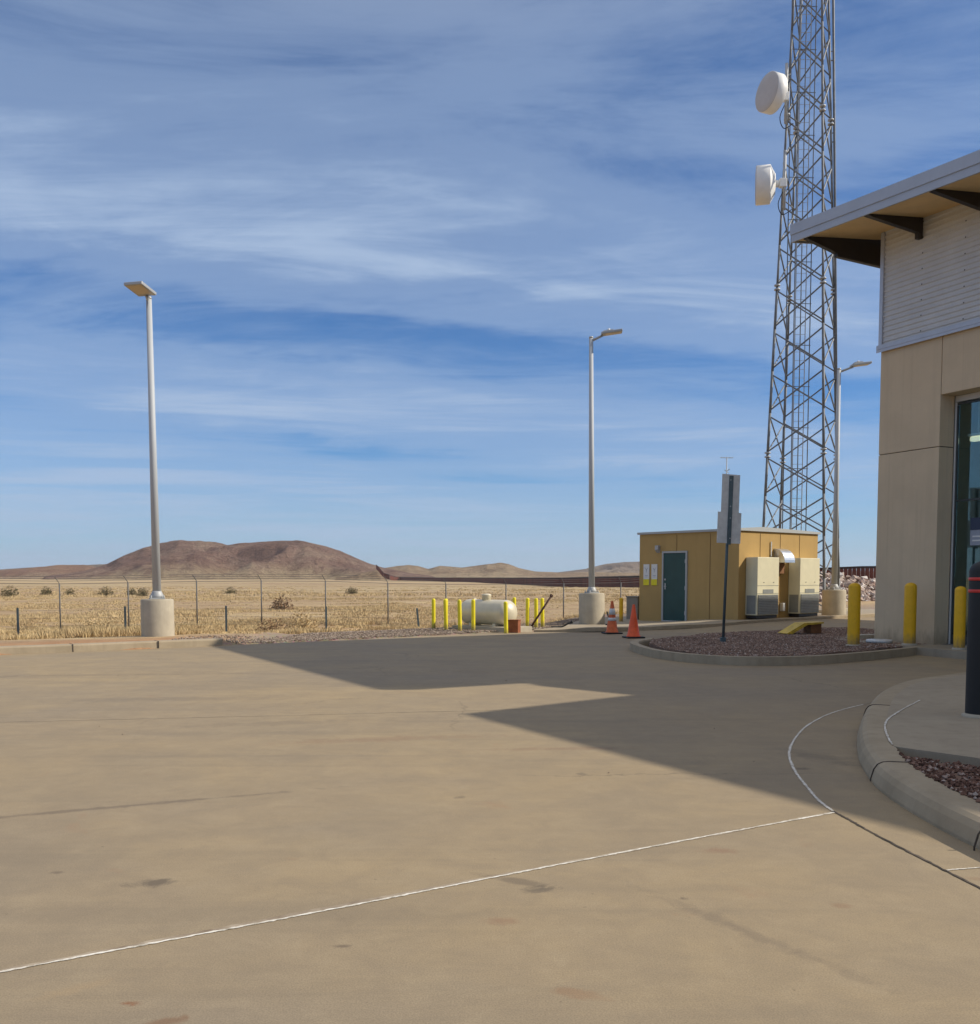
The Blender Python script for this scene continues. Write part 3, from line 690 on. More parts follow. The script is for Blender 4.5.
for i, (u, y, w, h, m, lab) in enumerate([
        (272, 33.5, 1.5, .85, 'shrub', 'brown tumbleweed bush behind the fence, largest of the near bushes'),
        (97, 40.0, 1.6, .7, 'grass', 'pale yellow bush just left of the left lamp pier'),
        (282, 70, 2.4, 1.1, 'shrub', 'low brown bush in the field above the tumbleweed'),
        (10, 130, 3.4, 1.6, 'shrub_green', 'dark bush at the far left edge of the field'),
        (47, 150, 2.6, 1.4, 'shrub_green', 'small dark bush left of two others in the far left field'),
        (70, 145, 2.2, 1.2, 'shrub_green', 'tiny dark bush between the far left bushes'),
        (106, 140, 3.0, 1.6, 'shrub_green', 'round dark bush left of the left lamp pole in the field'),
        (132, 150, 2.2, 1.2, 'shrub_green', 'small dark bush nearest the left of the left lamp pole'),
        (143, 140, 2.4, 1.3, 'shrub_green', 'dark bush touching the left lamp pole in the far field'),
        (231, 170, 3.0, 1.3, 'shrub_green', 'lone dark bush far out between two fence posts'),
        (352, 160, 3.2, 1.3, 'shrub_green', 'dark bush far out left of the tank bollards'),
        (302, 44, 1.6, .9, 'grass', 'yellow clump beside the brown tumbleweed bush')]):
    shrub(at(u, y), y, w*(.95 if y < 60 else .75), h, lab, M[m], 1500 if y < 60 else 380, i+20)

# ------------------------------------------------------------------ hills
def hills(prof, D, depth, m, seed, name='hills', foot=-6, rel=1.7):
    u0, u1 = prof[0][0], prof[-1][0]; nu = 420; nt = 80; v, f, rise = [], [], []
    for j in range(nt+1):
        t = j/nt
        for i in range(nu+1):
            u = u0+(u1-u0)*i/nu; H = 1.5+(577-lerp(prof, u))/980*D - foot
            ev = ss(i, 0, 8)*(1-ss(i, nu-8, nu)); y = D-depth*.6+depth*1.5*t; x = (u-490)/980*y
            k = (t/.4)**1.25*(1.0 if t <= .4 else 0) if t <= .4 else 1-ss(t, .4, 1.0)*.92
            if t <= .4: k = .55*k+.45*ss(t/.4, 0, 1)
            edge_ = math.sin(min(1, t/.4)*math.pi)
            q = Vector((x*.0042+seed, y*.0030, seed*1.7))
            rg = 1-abs(noise.noise(q+Vector((noise.noise(q*2)*.5, 0, 0))))*2.2
            rg2 = 1-abs(noise.noise(q*2.6))*2.2; rg3 = noise.fractal(q*5.5, .9, 2.1, 5)
            dz = ((rg-.45)*.20+(rg2-.45)*.09)*edge_*H*rel+rg3*.035*H*rel*(.35+.65*edge_)
            v.append((x, y, foot+(H*k+dz)*ev)); rise.append(max(0, min(1, k+dz/max(H, 1)*.8)))
        if j:
            for i in range(nu): a = (j-1)*(nu+1)+i; b = a+nu+1; f.append((a, a+1, b+1, b))
    o = mesh_obj(name, v, f, m, attrs={'rise': rise}, smooth=True); tag(o, kind='structure')
HM1 = hill_material('hill_purple', (.25,.15,.115), (.34,.215,.165), (.44,.31,.225), .006, (.50, .38, .24))
HM2 = hill_material('hill_tan', (.34,.235,.15), (.44,.315,.20), (.52,.395,.25), .004, (.54, .42, .27))
HM3 = hill_material('hill_red', (.33,.185,.125), (.40,.24,.16), (.44,.29,.19), .005, (.50, .37, .24))
HM4 = hill_material('hill_far', (.22,.17,.135), (.29,.225,.175), (.34,.275,.21), .002, (.42, .33, .24))
hills([(-330, 574), (-200, 568), (-60, 571), (0, 569.5), (40, 567), (90, 565), (130, 563), (165, 561), (210, 562), (260, 564), (330, 570), (380, 574)], 4300, 1500, HM4, 3)
hills([(-260, 576), (-150, 571), (0, 570.5), (30, 568), (60, 565), (85, 565), (110, 569), (160, 573), (200, 576)], 3300, 900, HM3, 7)
hills([(40, 577), (85, 571), (108, 564), (122, 557), (145, 548), (165, 543), (180, 541.2), (200, 541), (215, 542.2), (228, 544.8), (245, 542.8), (262, 542), (290, 540.8), (305, 541.5), (322, 545.5), (340, 550), (355, 557.5), (370, 563.5), (385, 568), (410, 573), (440, 577)], 2700, 900, HM1, 1)
hills([(330, 577), (380, 569), (395, 566.5), (408, 565), (418, 566), (428, 569), (440, 566), (450, 566.5), (462, 567.5), (475, 566), (490, 564), (500, 562.8), (508, 564), (518, 568), (535, 571.5), (560, 572.5), (590, 572), (640, 573), (720, 574)], 3600, 1200, HM2, 5)
hills([(520, 576), (560, 572), (585, 569), (605, 564), (625, 562), (645, 561.5), (700, 563), (780, 566), (860, 571), (960, 574), (1100, 570), (1300, 575)], 5200, 1600, HM4, 9)
hills([(335, 578.4), (352, 575.5), (366, 572), (378, 569.5), (384, 575.0), (392, 577.8), (402, 579)], 1800, 120, HM2, 12)

def haze():
    m = bpy.data.materials.new('air_haze'); m.use_nodes = True; t = m.node_tree; t.nodes.clear()
    o = t.nodes.new('ShaderNodeOutputMaterial'); v = t.nodes.new('ShaderNodeVolumePrincipled')
    v.inputs['Color'].default_value = (.86, .90, .97, 1); v.inputs['Density'].default_value = HAZE; v.inputs['Anisotropy'].default_value = .2
    t.links.new(v.outputs[0], o.inputs['Volume'])
    h = MB().box((0, 0, 140), (31000, 31000, 310)).build('haze', m); tag(h, kind='stuff'); h['label'] = 'thin pale air haze over the plain and hills'
HAZE = 3.2e-5
haze()
# ------------------------------------------------------------------ border wall
def border():
    o = thing('border_fence', 'long rust brown steel border wall crossing the plain below the hills', 'border wall', (0, 0, 0))
    pts = [(376.5, 1700, 17.5), (379.5, 1690, 11.5), (384, 1680, 2.5), (390, 1670, -1.0), (400, 1700, -5.0), (430, 1450, -5), (464, 1200, -5.0), (510, 850, -4.9), (560, 620, -4.7), (600, 520, -4.1), (640, 455, -3.7), (700, 425, -2.6), (780, 408, -1.2), (860, 398, .0), (960, 390, .3), (1200, 380, .3)]
    P = [Vector((at(u, y), y, z)) for u, y, z in pts]
    H = 5.9; a = MB(); b = MB(); v, f = [], []; k = 0
    for p, q in zip(P, P[1:]):
        L = (q-p).length; n = max(2, int((q.xy-p.xy).length/(1.6 if p.y < 900 else 6.0))); d = (q.xy-p.xy).normalized(); nn = Vector((-d.y, d.x, 0))*.12
        ang = math.atan2(d.y, d.x)
        if p.y > 1500: n = max(n//2, 1)
        for i in range(n):
            s0 = p.lerp(q, i/n); s1 = p.lerp(q, (i+.93)/n)
            bb = len(v)
            for s in (s0, s1):
                for h in (-2.0, H-.9):
                    for sg in (-1, 1): v.append((s.x+sg*nn.x, s.y+sg*nn.y, s.z+h))
            f += [tuple(bb+i_ for i_ in g) for g in ((0,2,6,4), (1,5,7,3), (2,3,7,6), (0,1,3,2), (4,6,7,5))]
        c = (p+q)/2
        zs = Vector((0, 0, H-.45))
        poly = [p-nn*1.6+zs-Vector((0,0,.45)), p+nn*1.6+zs-Vector((0,0,.45)), p+nn*1.6+zs+Vector((0,0,.45)), p-nn*1.6+zs+Vector((0,0,.45))]
        b.prism(poly, p, q)
    mesh_obj('bollard_panels', v, f, M['border'], o); b.build('top_plate', M['border_dark'], o)
border()

# ------------------------------------------------------------------ garage building (right)
BW = Vector((.418, -.908)).normalized(); BC = Vector((8.245, 21.0, 0))
bld = thing('garage_building', 'tan precast garage building with corrugated upper wall and wide overhanging roof', 'building', BC, math.atan2(-BW.y*-1 if False else -BW.y, -BW.x))
def b(s, e, z): return Vector((-s, e, z))
def bbox(mb, s0, s1, e0, e1, z0, z1, bev=0): return mb.box(((-(s0+s1)/2), (e0+e1)/2, (z0+z1)/2), (abs(s1-s0), abs(e1-e0), abs(z1-z0)), bev=bev)
g = .007
panels = [(0, 1.55-g, -.1, 4.08-g), (0, 1.55-g, 4.08+g, 6.27), (1.55+g, 6.45, 5.09, 6.27), (6.45+g, 8.4, -.1, 4.08-g), (6.45+g, 8.4, 4.08+g, 6.27)]
for (s0, s1, z0, z1) in panels: bbox(MB(), s0, s1, -.40, 0, z0, z1, .008).build('wall_panel', M['precast'], bld)
for a_ in ((.01, 1.54, -.39, -.03, 3.9, 4.3), (1.5, 1.6, -.39, -.05, 5.1, 6.2), (6.43, 6.47, -.3, -.03, 5.1, 6.2)): x = MB(); bbox(x, *a_); x.build('panel_joint', M['dark_joint'], bld)
# upper wall behind siding and the rest of the walls
x = MB()
bbox(x, .0, 8.4, -.38, -.03, 6.27, 8.70); x.build('upper_wall', M['roofing'], bld)
x = MB(); x.prism([b(8.41, 0, -.1), b(8.41, 0, 7.95), b(8.85, 0, 7.93), b(10.1, 0, 7.40), b(32, 0, 7.24), b(32, 0, -.1)], (0,0,0), (0,-.4,0))
bbox(x, .0, .3, -24, -.41, -.1, 8.7); bbox(x, .3, 32, -24.3, -24, -.1, 8.7); bbox(x, 31.7, 32, -24, -.41, -.1, 7.5)
x.build('side_wall', M['precast'], bld)
# corrugated siding, ribs modelled
v, f = [], []; zz = 6.36; prof = []
while zz < 8.72:
    prof += [(zz, .018), (zz+.045, .018), (zz+.062, .040), (zz+.085, .040)]; zz += .102
for i, (z, e) in enumerate(prof):
    v += [tuple(b(.06, e, z)), tuple(b(8.4, e, z))]
    if i: f.append((2*i-2, 2*i-1, 2*i+1, 2*i))
sd = mesh_obj('corrugated_siding', v, f, M['siding'], bld)
for s in (1.05, 2.05, 3.05, 4.05, 5.05):
    z = 6.36+.051*1.5
    while z < 8.6: MB().box(tuple(b(s, .043, z-.002)), (.022, .008, .022)).build('siding_screw', M['frame_dark'], sd); z += .306
x = MB(); bbox(x, -.02, .07, -.02, .065, 6.33, 8.68, .005); x.build('corner_trim', M['flash'], bld)
x = MB(); bbox(x, -.05, 8.45, -.05, .09, 6.27, 6.36, .006); bbox(x, -.05, 8.45, .075, .085, 6.21, 6.268); x.build('flashing', M['flash'], bld)
# roof: outer eave slope .1, inner rise, sloping down slightly toward the camera side
def sof(s, e):
    t = 1.7-e; z = 8.55+.1*min(t, 1.9); 
    if t > 1.9: z += .13*(t-1.9)
    if t > 15.7: z += .13*(t-15.7)
    return z-.036*max(0, s)
v, f = [], []
es = [1.7, -.2, -9.4, -23.5]; S0, S1 = -.88, 8.70
def slab(name, es, s0, s1, lo, hi, m):
    v, f = [], []
    for e in es:
        for s in (s0, s1):
            e_ = e-(.036*(s-S0) if e > 1 else 0)
            for d in (lo, hi): v.append(tuple(b(s, e_, sof(s, e_)+d)))
    for i in range(len(es)-1):
        k = i*4; f += [(k, k+2, k+6, k+4), (k+1, k+5, k+7, k+3), (k, k+4, k+5, k+1), (k+2, k+3, k+7, k+6)]
    f += [(0, 1, 3, 2), (len(es)*4-4, len(es)*4-2, len(es)*4-1, len(es)*4-3)]
    return mesh_obj(name, v, f, m, bld)
slab('soffit', [1.66, -.2, -9.4, -14.0, -23.4], S0+.04, S1-.04, 0, .05, M['soffit'])
slab('roof_deck', [1.66, -.2, -9.4, -14.0, -23.4], S0+.04, S1-.04, .052, .30, M['roofing'])
x = MB(); 
for (lo, hi, out) in ((-.03, .12, 0.0), (.12, .335, .022)):
    x.prism([b(S0-out, 1.665+out, sof(S0, 1.7)+lo), b(S0-out, 1.70+out, sof(S0, 1.7)+lo), b(S0-out, 1.70+out, sof(S0, 1.7)+hi), b(S0-out, 1.665+out, sof(S0, 1.7)+hi)], (0,0,0), b(S1-S0+out*2, -.036*(S1-S0), sof(S1, 1.7)-sof(S0, 1.7)))
x.build('fascia', M['fascia'], bld)
for S in (S0, S1):
    sg = -1 if S == S0 else 1; e0 = 1.66-(.345 if S == S1 else 0); x = MB(); E_ = [e0, -.2, -9.4, -14.0, -23.4]
    x.prism([b(S, e, sof(S, e)+.335) for e in E_]+[b(S, e, sof(S, e)-.03) for e in E_[::-1]], (0,0,0), b(sg*.034, 0, 0))
    x.build('rake_trim', M['fascia'], bld)
for i, s in enumerate([-.55, 1.0, 2.5, 4.0, 5.5, 7.0, 8.3]):
    z = sof(s, 1.6)-.003; zr = sof(s, 0)-.003
    if i == 0: poly = [b(s, 1.62, z), b(s, 1.62, z-.05), b(s, .78, z-.24), b(s, .78, z-.31), b(s, -1.4, zr-.56), b(s, -1.4, sof(s, -1.4)-.003), b(s, -.2, sof(s,-.2)-.003)]
    else: poly = [b(s, 1.60-.036*(s+.9), z), b(s, 1.60-.036*(s+.9), z-.04), b(s, .16, zr-.33), b(s, .16, zr-.44), b(s, .05, zr-.44), b(s, .05, zr)]
    MB().prism(poly, b(s-.05, 0, 0), b(s+.05, 0, 0)).build('roof_bracket', M['black_steel'], bld, b(-.05, 0, 0))
# lower roof further along
x = MB(); x.prism([b(10.70, 2.47, 7.25), b(9.95, -.4, 7.25), b(9.95, -24.5, 7.25), b(32.5, -24.5, 7.25), b(32.5, .78, 7.25)], (0, 0, 0), (0, 0, .35)); x.build('lower_roof', M['fascia'], bld)
# bay door
fr = thing('bay_door', None, None); fr.parent = bld
for (s0, s1, z0, z1, m) in ((1.555, 1.585, .15, 5.0, 'frame_white'), (6.38, 6.445, .15, 5.0, 'frame_white')): x = MB(); bbox(x, s0, s1, -.48, -.40, z0, z1, .004); x.build('door_jamb', M[m], fr)
x = MB(); bbox(x, 1.555, 6.445, -.46, -.40, 4.97, 5.085); x.build('door_header', M['frame_white'], fr)
x = MB()
for z in (.17, 3.02, 4.93): bbox(x, 1.59, 6.38, -.455, -.425, z-.02 if z > .5 else .15, z+.02 if z > .5 else .34)
for s in (1.605, 4.0, 6.36): bbox(x, s-.018, s+.018, -.459, -.421, .16, 4.9)
x.build('door_rail', M['frame_dark'], fr)
x = MB(); bbox(x, 1.63, 6.37, -.442, -.436, .3, 4.93); x.build('door_glazing', M['glass'], fr)
x = MB(); bbox(x, 1.97, 2.45, -.434, -.428, 2.12, 2.66); n1 = x.build('door_notice', M['notice_blue'], fr)
x = MB(); bbox(x, 1.97, 2.45, -.427, -.422, 2.42, 2.66); x.build('notice_header', M['notice_dark'], n1)
x = MB(); bbox(x, 2.02, 2.40, -.427, -.424, 2.20, 2.23); bbox(x, 2.02, 2.34, -.427, -.424, 2.28, 2.31); x.build('notice_print', M['notice_white'], n1)
# room behind the door
x = MB(); bbox(x, .35, 9.5, -9.2, -9.0, .1, 7.2); bbox(x, .33, .45, -9.0, -.45, .1, 7.2); bbox(x, 9.4, 9.5, -9.0, -.45, .1, 7.2); bbox(x, .45, 9.4, -9.0, -.41, 6.6, 6.7); x.build('inner_wall', M['interior'], bld)
x = MB(); bbox(x, .31, 9.5, -9, -.2, .05, .155); x.build('floor_slab', M['interior_floor'], bld)
x = MB(); bbox(x, 1.66, 2.3, -.85, -.70, 4.20, 4.29, .02); cl = x.build('strip_light', M['tube'], bld)
x = MB(); bbox(x, 1.64, 2.34, -.88, -.67, 4.295, 4.35); bbox(x, 1.8, 1.82, -.78, -.76, 4.35, 6.6); x.build('light_housing', M['white'], cl)
# threshold apron in front of the building, splash block at the corner
B3 = lambda s, e: (BC.x+BW.x*s-BW.y*-1*0 + (-.9084)*e, BC.y+BW.y*s+(-.418)*e)
sheet('building_apron', [B3(-1.2, -2.5), B3(-1.2, .15), B3(-.3, .62), B3(1.8, .95), B3(6.6, 1.1), B3(9.5, 1.1), B3(9.5, -.5), B3(0.1, -.5), B3(0.1, -2.5)], lambda x, y: .149, M['walk'], .8, .2)
dc = MB().lathe((0, 0, 0), (0, 0, 1), [(0, .26), (.04, .26), (.055, .24), (.055, 0.02)], 28).build('drain_cover', M['collar'], None, (8.02, 20.15, .16)); tag(dc, 'round pale drain cover in the gravel at the building corner', 'drain cover')

# ------------------------------------------------------------------ bollards
def bollard(x, y, z, r, h, m, label, group, lean=(0, 0), sink=.3, rings=0):
    o = thing('bollard', label, 'bollard', (x, y, z), 0, group); o.rotation_euler = (lean[0], lean[1], 0)
    dome = [(h-r*.75+r*.75*math.sin(t*math.pi/12), r*math.cos(t*math.pi/12)) for t in range(1, 6)]
    MB().lathe((0, 0, 0), (0, 0, 1), [(-sink, r), (0, r), (h*.5, r), (h-r*.75, r)]+dome+[(h, .004)], 28).build('sleeve', m, o)
    for k in range(rings):
        zz = h-.19-.115*k
        MB().lathe((0, 0, zz), (0, 0, 1), [(0, r*.96), (0.002, r+.004), (.030, r+.004), (.032, r*.96)], 28, cap=False).build('reflective_band', M['red_tape'], o)
    if z > .1 or r > .1: MB().lathe((0, 0, 0), (0, 0, 1), [(0, r+.03), (.02, r+.03), (.035, r+.002), (.036, r*.9)], 24, cap=False).build('base_collar', M['pier'], o)
    return o
G1 = 'yellow bollards guarding the garage building'
bollard(7.12, 19.16, .15, .117, 1.24, M['yellow'], 'thick yellow bollard in the gravel island left of the building corner', G1)
bollard(8.34, 19.45, .15, .117, 1.24, M['yellow'], 'thick yellow bollard standing against the tan wall face', G1)
bollard(8.77, 18.28, .15, .10, 1.18, M['yellow'], 'yellow bollard in front of the bay door beside its jamb', G1)
bollard(4.74, 9.41, .15, .135, 1.505, M['black_plastic'], 'black bollard with two red bands at the right edge of the sidewalk', None, rings=2)
G2 = 'yellow posts around the propane tank'
for (x, y, lab, ln) in [(-1.63, 28.29, 'leftmost thin yellow post of the propane tank enclosure', (0, 0)), (-1.22, 27.24, 'second thin yellow post from the left with another right behind', (0, R(-1.5))),
        (-1.27, 28.0, 'thin yellow post half hidden behind the second from the left', (0, R(1))), (-.82, 26.74, 'third front yellow post, just left of the tank end', (0, R(-1))), (-.46, 26.94, 'yellow post in front of the left half of the tank', (0, 0)),
        (.43, 26.1, 'yellow post before the right end cap of the tank, beside the rusty box', (0, R(-1))), (.74, 29.9, 'yellow post standing behind the right end of the tank', (0, 0)),
        (1.10, 28.84, 'yellow post left of the leaning brown bar', (0, R(.5))), (1.34, 28.5, 'yellow post crossed by the leaning brown bar', (0, 0)), (1.55, 28.84, 'rightmost thin yellow post, right of the leaning bar', (0, R(-1)))]:
    z = max(terrain_z(x, y), -.12); bollard(x, y, z-.02, .055, .90-(z-.0)*.6, M['yellow2'], lab, G2, ln)
bollard(4.28, 31.99, .03, .065, .80, M['yellow'], 'slim yellow post behind the traffic cones left of the shed', None)

# ------------------------------------------------------------------ propane tank
tk = thing('propane_tank', 'cream horizontal propane tank on a concrete pad inside yellow posts', 'tank', (-.06, 27.9, .0), R(28)+math.pi)
tk.rotation_euler = (0, 0, R(-42))
Lh, r_ = .70, .36; zc_ = .50
prof = [(-Lh-.30+.0, .01)]
prof = [(-Lh-.26*math.cos(t*math.pi/14), r_*math.sin(t*math.pi/14)) for t in range(0, 8)]
prof = [(h, max(r, .004)) for h, r in prof]+[(0, r_)]+[(Lh+.26*math.cos(t*math.pi/14), max(.004, r_*math.sin(t*math.pi/14))) for t in range(7, -1, -1)]
MB().lathe((0, 0, zc_), (1, 0, 0), prof, 36).build('tank_shell', M['tank'], tk)
MB().lathe((-.05, 0, zc_+r_-.03), (0, 0, 1), [(0, .13), (.13, .13), (.155, .145), (.16, .145), (.19, .10), (.20, .01)], 24).build('valve_dome', M['tank'], tk)
for sx_ in (-.45, .45):
    MB().box((sx_, 0, .10), (.10, .52, .20)).build('saddle', M['tank'], tk)
MB().box((-.5, 0, zc_+r_+.01), (.02, .10, .06)).build('lifting_lug', M['tank'], tk)
pd = MB().box((0, 0, 0), (2.15, 1.0, .20), R(-42), .01).build('tank_pad', M['pier'], None, (0.05, 27.75, .02)); tag(pd, kind='structure')
rb = thing('rusty_box', 'rust red steel box beside the right end of the propane tank', 'steel box', (.66, 26.45, -.05), R(-20))
MB().box((0, 0, .19), (.28, .24, .38), 0, .006).build('box_body', M['rust'], rb)
MB().box((0, 0, .392), (.31, .27, .02), 0, .004).build('box_lid', M['rust'], rb)
lb = thing('leaning_bar', 'brown steel bar leaning to the right among the yellow posts', 'steel bar', (1.14, 28.0, .02))
MB().tube((0, 0, 0), (.62, -.2, .98), .030, .030, 8).build('bar', M['brown'], lb)
MB().box((.60, -.19, .95), (.09, .06, .08), 0, .006, 0, R(32)).build('end_cap', M['brown'], lb)
hs = thing('black_hose', 'black hose end lying on the gravel left of the middle lamp pier', 'hose', (1.98, 28.5, .03))
MB().path([tuple(p) for p in spline([(-.2, 0, .02), (0, 0, .02), (.15, .02, .04), (.3, .0, .12), (.42, 0, .14)], 4)], .025, 8).build('hose_body', M['black_plastic'], hs)
MB().tube((.38, 0, .12), (.42, 0, .20), .04, .04, 10).build('coupling', M['black_plastic'], hs)
sb = thing('black_stand', 'black folded stand leaning between the middle lamp pier and the striped cone', 'stand', (3.62, 29.4, .06))
MB().tube((.02, 0, 0), (-.10, .1, .40), .035, .022, 8).build('upright', M['black_plastic'], sb); MB().box((-.02, 0, .015), (.22, .18, .03), .3).build('foot', M['black_plastic'], sb)

# ------------------------------------------------------------------ lamps
def lamp(x, y, z, px_r, pier_h, H, head_dir, head_len, head_w, label, tilt=0, overhang=.25, head_drop=0):
    o = thing('street_lamp', label, 'street lamp', (x, y, z), 0, 'tall yard lamps on round concrete piers')
    MB().lathe((0, 0, -.4), (0, 0, 1), [(0, px_r), (.4, px_r), (.4+pier_h-.03, px_r*.99), (.4+pier_h, px_r*.955), (.4+pier_h, .02)], 40).build('concrete_pier', M['pier'], o)
    x_ = MB().box((0, 0, pier_h+.02), (.34, .34, .03), .4, .004).lathe((0, 0, pier_h+.03), (0, 0, 1), [(0, .15), (.06, .15), (.13, .115), (.16, .105)], 24)
    for k in range(4): a = .4+math.pi/4+k*math.pi/2; x_.tube((.20*math.cos(a), .20*math.sin(a), pier_h), (.20*math.cos(a), .20*math.sin(a), pier_h+.09), .016, seg=8)
    x_.build('base_plate', M['galv'], o)
    MB().tube((0, 0, pier_h+.035), (0, 0, H), .098, .062, 24).build('pole', M['pole_paint'], o)
    d = Vector((math.cos(head_dir), math.sin(head_dir), 0)); sl_ = Vector((0, 0, math.sin(tilt)))
    MB().tube((0, 0, H-.02), (0, 0, H+.03), .068, .06, 16).tube((0, 0, H-.10), d*(overhang+.05)+Vector((0, 0, H+.02))+sl_*overhang, .04, .035, 10).build('arm', M['lamp'], o)
    hd = Matrix.Translation(d*(overhang+head_len/2)+Vector((0, 0, H+.06))+sl_*(overhang+head_len/2)) @ Matrix.Rotation(head_dir, 4, 'Z') @ Matrix.Rotation(-tilt, 4, 'Y')
    x_ = MB().box((0, 0, 0), (head_len, head_w, .07), 0, .012).box((-head_len*.15, 0, .05), (head_len*.5, head_w*.7, .03), 0, .008)
    for k in range(6): x_.box((-head_len*.32+k*head_len*.07, 0, .075), (.012, head_w*.6, .03))
    h = x_.build('lamp_head', M['lamp'], o); h.data.transform(hd)
    l = MB().box((head_len*.06, 0, -.036), (head_len*.72, head_w*.8, .008)).build('lens', M['lens'], h); l.data.transform(hd)
    s_ = MB().tube((-head_len*.12, 0, .05), (-head_len*.12, 0, .125), .045, .04, 14).build('photocell', M['white'], h); s_.data.transform(hd)
    return o
lamp(-7.82, 23.05, 0.0, .375, .98, 7.92, R(-103), .60, .46, 'tallest looking lamp at far left on a sunlit round pier by the kerb', R(9), .04).rotation_euler = (0, R(-.35), 0)
lamp(3.15, 30.3, .04, .40, .96, 8.72, R(-4), .64, .36, 'middle lamp on a grey pier between the propane tank and traffic cones', R(7), .30).rotation_euler = (0, R(-.5), 0)
lamp(11.61, 33.1, .22, .39, .85, 8.18, R(2), .62, .36, 'right lamp standing in front of the lattice tower beside the shed', R(8), .42)

# ------------------------------------------------------------------ utility shed
TH = R(50); K = Vector((7.51, 29.66, 0))
SU = Vector((math.sin(TH), math.cos(TH), 0)); SV = Vector((-math.cos(TH), math.sin(TH), 0))
shed = thing('utility_shed', 'small tan equipment shed with a dark green door', 'shed', K, math.atan2(SU.y, SU.x))   # local x = along the right wall, local y = along the door wall
LX, LY, SZ0, SZ1 = 4.3, 3.95, -.1, 2.90
x = MB(); x.box((LX/2, LY/2, (SZ0+SZ1)/2), (LX, LY, SZ1-SZ0), 0, .01); x.build('wall', M['shed_wall'], shed)
for k in range(1, 3): MB().box((-.003, LY*k/3-.25, 1.45), (.012, .014, 2.8)).build('wall_seam', M['shed_seam'], shed)
for k in range(1, 4): MB().box((LX*k/4, -.003, 1.45), (.014, .012, 2.8)).build('wall_seam', M['shed_seam'], shed)
x = MB(); x.prism([(-.06, -.06, SZ1), (LX+.06, -.06, SZ1), (LX+.06, -.06, SZ1+.07), (LX/2-1, -.06, SZ1+.14), (-.06, -.06, SZ1+.07)], (0,0,0), (0, LY+.12, 0)); x.build('roof', M['shed_trim'], shed)
y0, y1 = 1.99, 2.89
x = MB()
x.box((-.02, y0-.03, 1.16), (.06, .06, 2.22)).box((-.02, y1+.03, 1.16), (.06, .06, 2.22)).box((-.02, (y0+y1)/2, 2.30), (.06, y1-y0+.12, .06)); x.box((-.03, (y0+y1)/2, .085), (.1, y1-y0, .03)); x.build('door_frame', M['shed_trim'], shed)
dr = MB().box((-.012, (y0+y1)/2, 1.17), (.03, y1-y0-.006, 2.19), 0, .003).build('door', M['green_door'], shed)
MB().box((-.035, y1-.075, 1.20), (.012, .05, .20), 0, .003).tube((-.04, y1-.075, 1.20), (-.09, y1-.075, 1.20), .012, seg=8).tube((-.09, y1-.075, 1.20), (-.09, y1-.17, 1.20), .011, seg=8).build('door_handle', M['galv'], dr)
MB().tube((-.03, y1-.075, 1.42), (-.05, y1-.075, 1.42), .032, seg=14).build('deadbolt', M['galv'], dr)
for z in (.35, 1.15, 2.0): MB().box((-.032, y0+.015, z), (.02, .03, .12)).build('hinge', M['galv'], dr)
MB().box((-.06, 3.13, 2.45), (.12, .14, .15), 0, .015).prism([(-.12, 3.06, 2.38), (-.01, 3.06, 2.38), (-.01, 3.06, 2.28)], (0, 3.06, 0), (0, 3.20, 0)).build('wall_light', M['galv'], shed)
x = MB(); bm_ = []
for k in range(9):
    a = k*math.pi/2/8; bm_.append((2.95, -.02-.42*math.sin(a), 2.35-.0+.18-.42*(1-math.cos(a))*1.0))
poly = [(1.80, -.01, 2.36)]+[(1.80, -.01-.40*math.sin(k*math.pi/16), 1.95+.44*math.cos(k*math.pi/16)) for k in range(9)]+[(1.80, -.01, 1.95)]
x.prism(poly[1:], (1.80, 0, 0), (2.36, 0, 0)); x.build('vent_hood', M['duct'], shed)
MB().box((2.08, -.05, 1.78), (.40, .08, .34)).build('vent_collar', M['wood'], shed)
MB().tube((1.62, -.03, .1), (1.62, -.03, 2.6), .018, seg=8).build('conduit', M['galv'], shed)
MB().box((2.25, -.06, .55), (.14, .12, .26), 0, .01).build('outlet_box', M['galv'], shed)
sh = lambda p: shed.matrix_basis @ Vector(p)
bpy.context.view_layer.update()
def hvac(x0, label):
    p = K+SU*x0; o = thing('wall_air_conditioner', label, 'air conditioner', (p.x, p.y, 0), math.atan2(SU.y, SU.x), 'wall air conditioners on the shed')
    w, d, z0, z1 = 1.12, .42, .34, 2.10
    MB().box((w/2, -.012-d/2, (z0+z1)/2), (w, d, z1-z0), 0, .012).build('cabinet', M['cream'], o)
    MB().box((w/2, -.012-d-.008, .66), (w-.10, .02, .60)).box((-.004, -.012-d/2, .66), (.014, d-.1, .56)).build('condenser_grille', M['grille'], o)
    x = MB()
    for k in range(12): x.box((w/2, -.012-d-.022, .38+k*.05), (w-.12, .008, .012), rx=.4)
    x.build('louvre', M['galv'], o)
    MB().box((w/2, -.012-d-.004, 1.06), (w*.48, .012, .13)).build('intake_slot', M['grille'], o)
    x = MB()
    for z in (1.24, 1.0): x.box((w/2, -.012-d-.002, z), (w-.02, .008, .010))
    for k in (.3, .75): x.box((w*k, -.012-d-.006, 1.34), (.05, .012, .02))
    x.build('panel_seam', M['grille'], o)
    MB().box((w/2, -.012-d/2, z0-.05), (w-.06, d-.06, .09)).build('mount_rail', M['black_steel'], o)
hvac(.34, 'cream wall air conditioner nearest the shed corner with the sign post')
hvac(2.62, 'cream wall air conditioner at the far end, right of the silver vent hood')
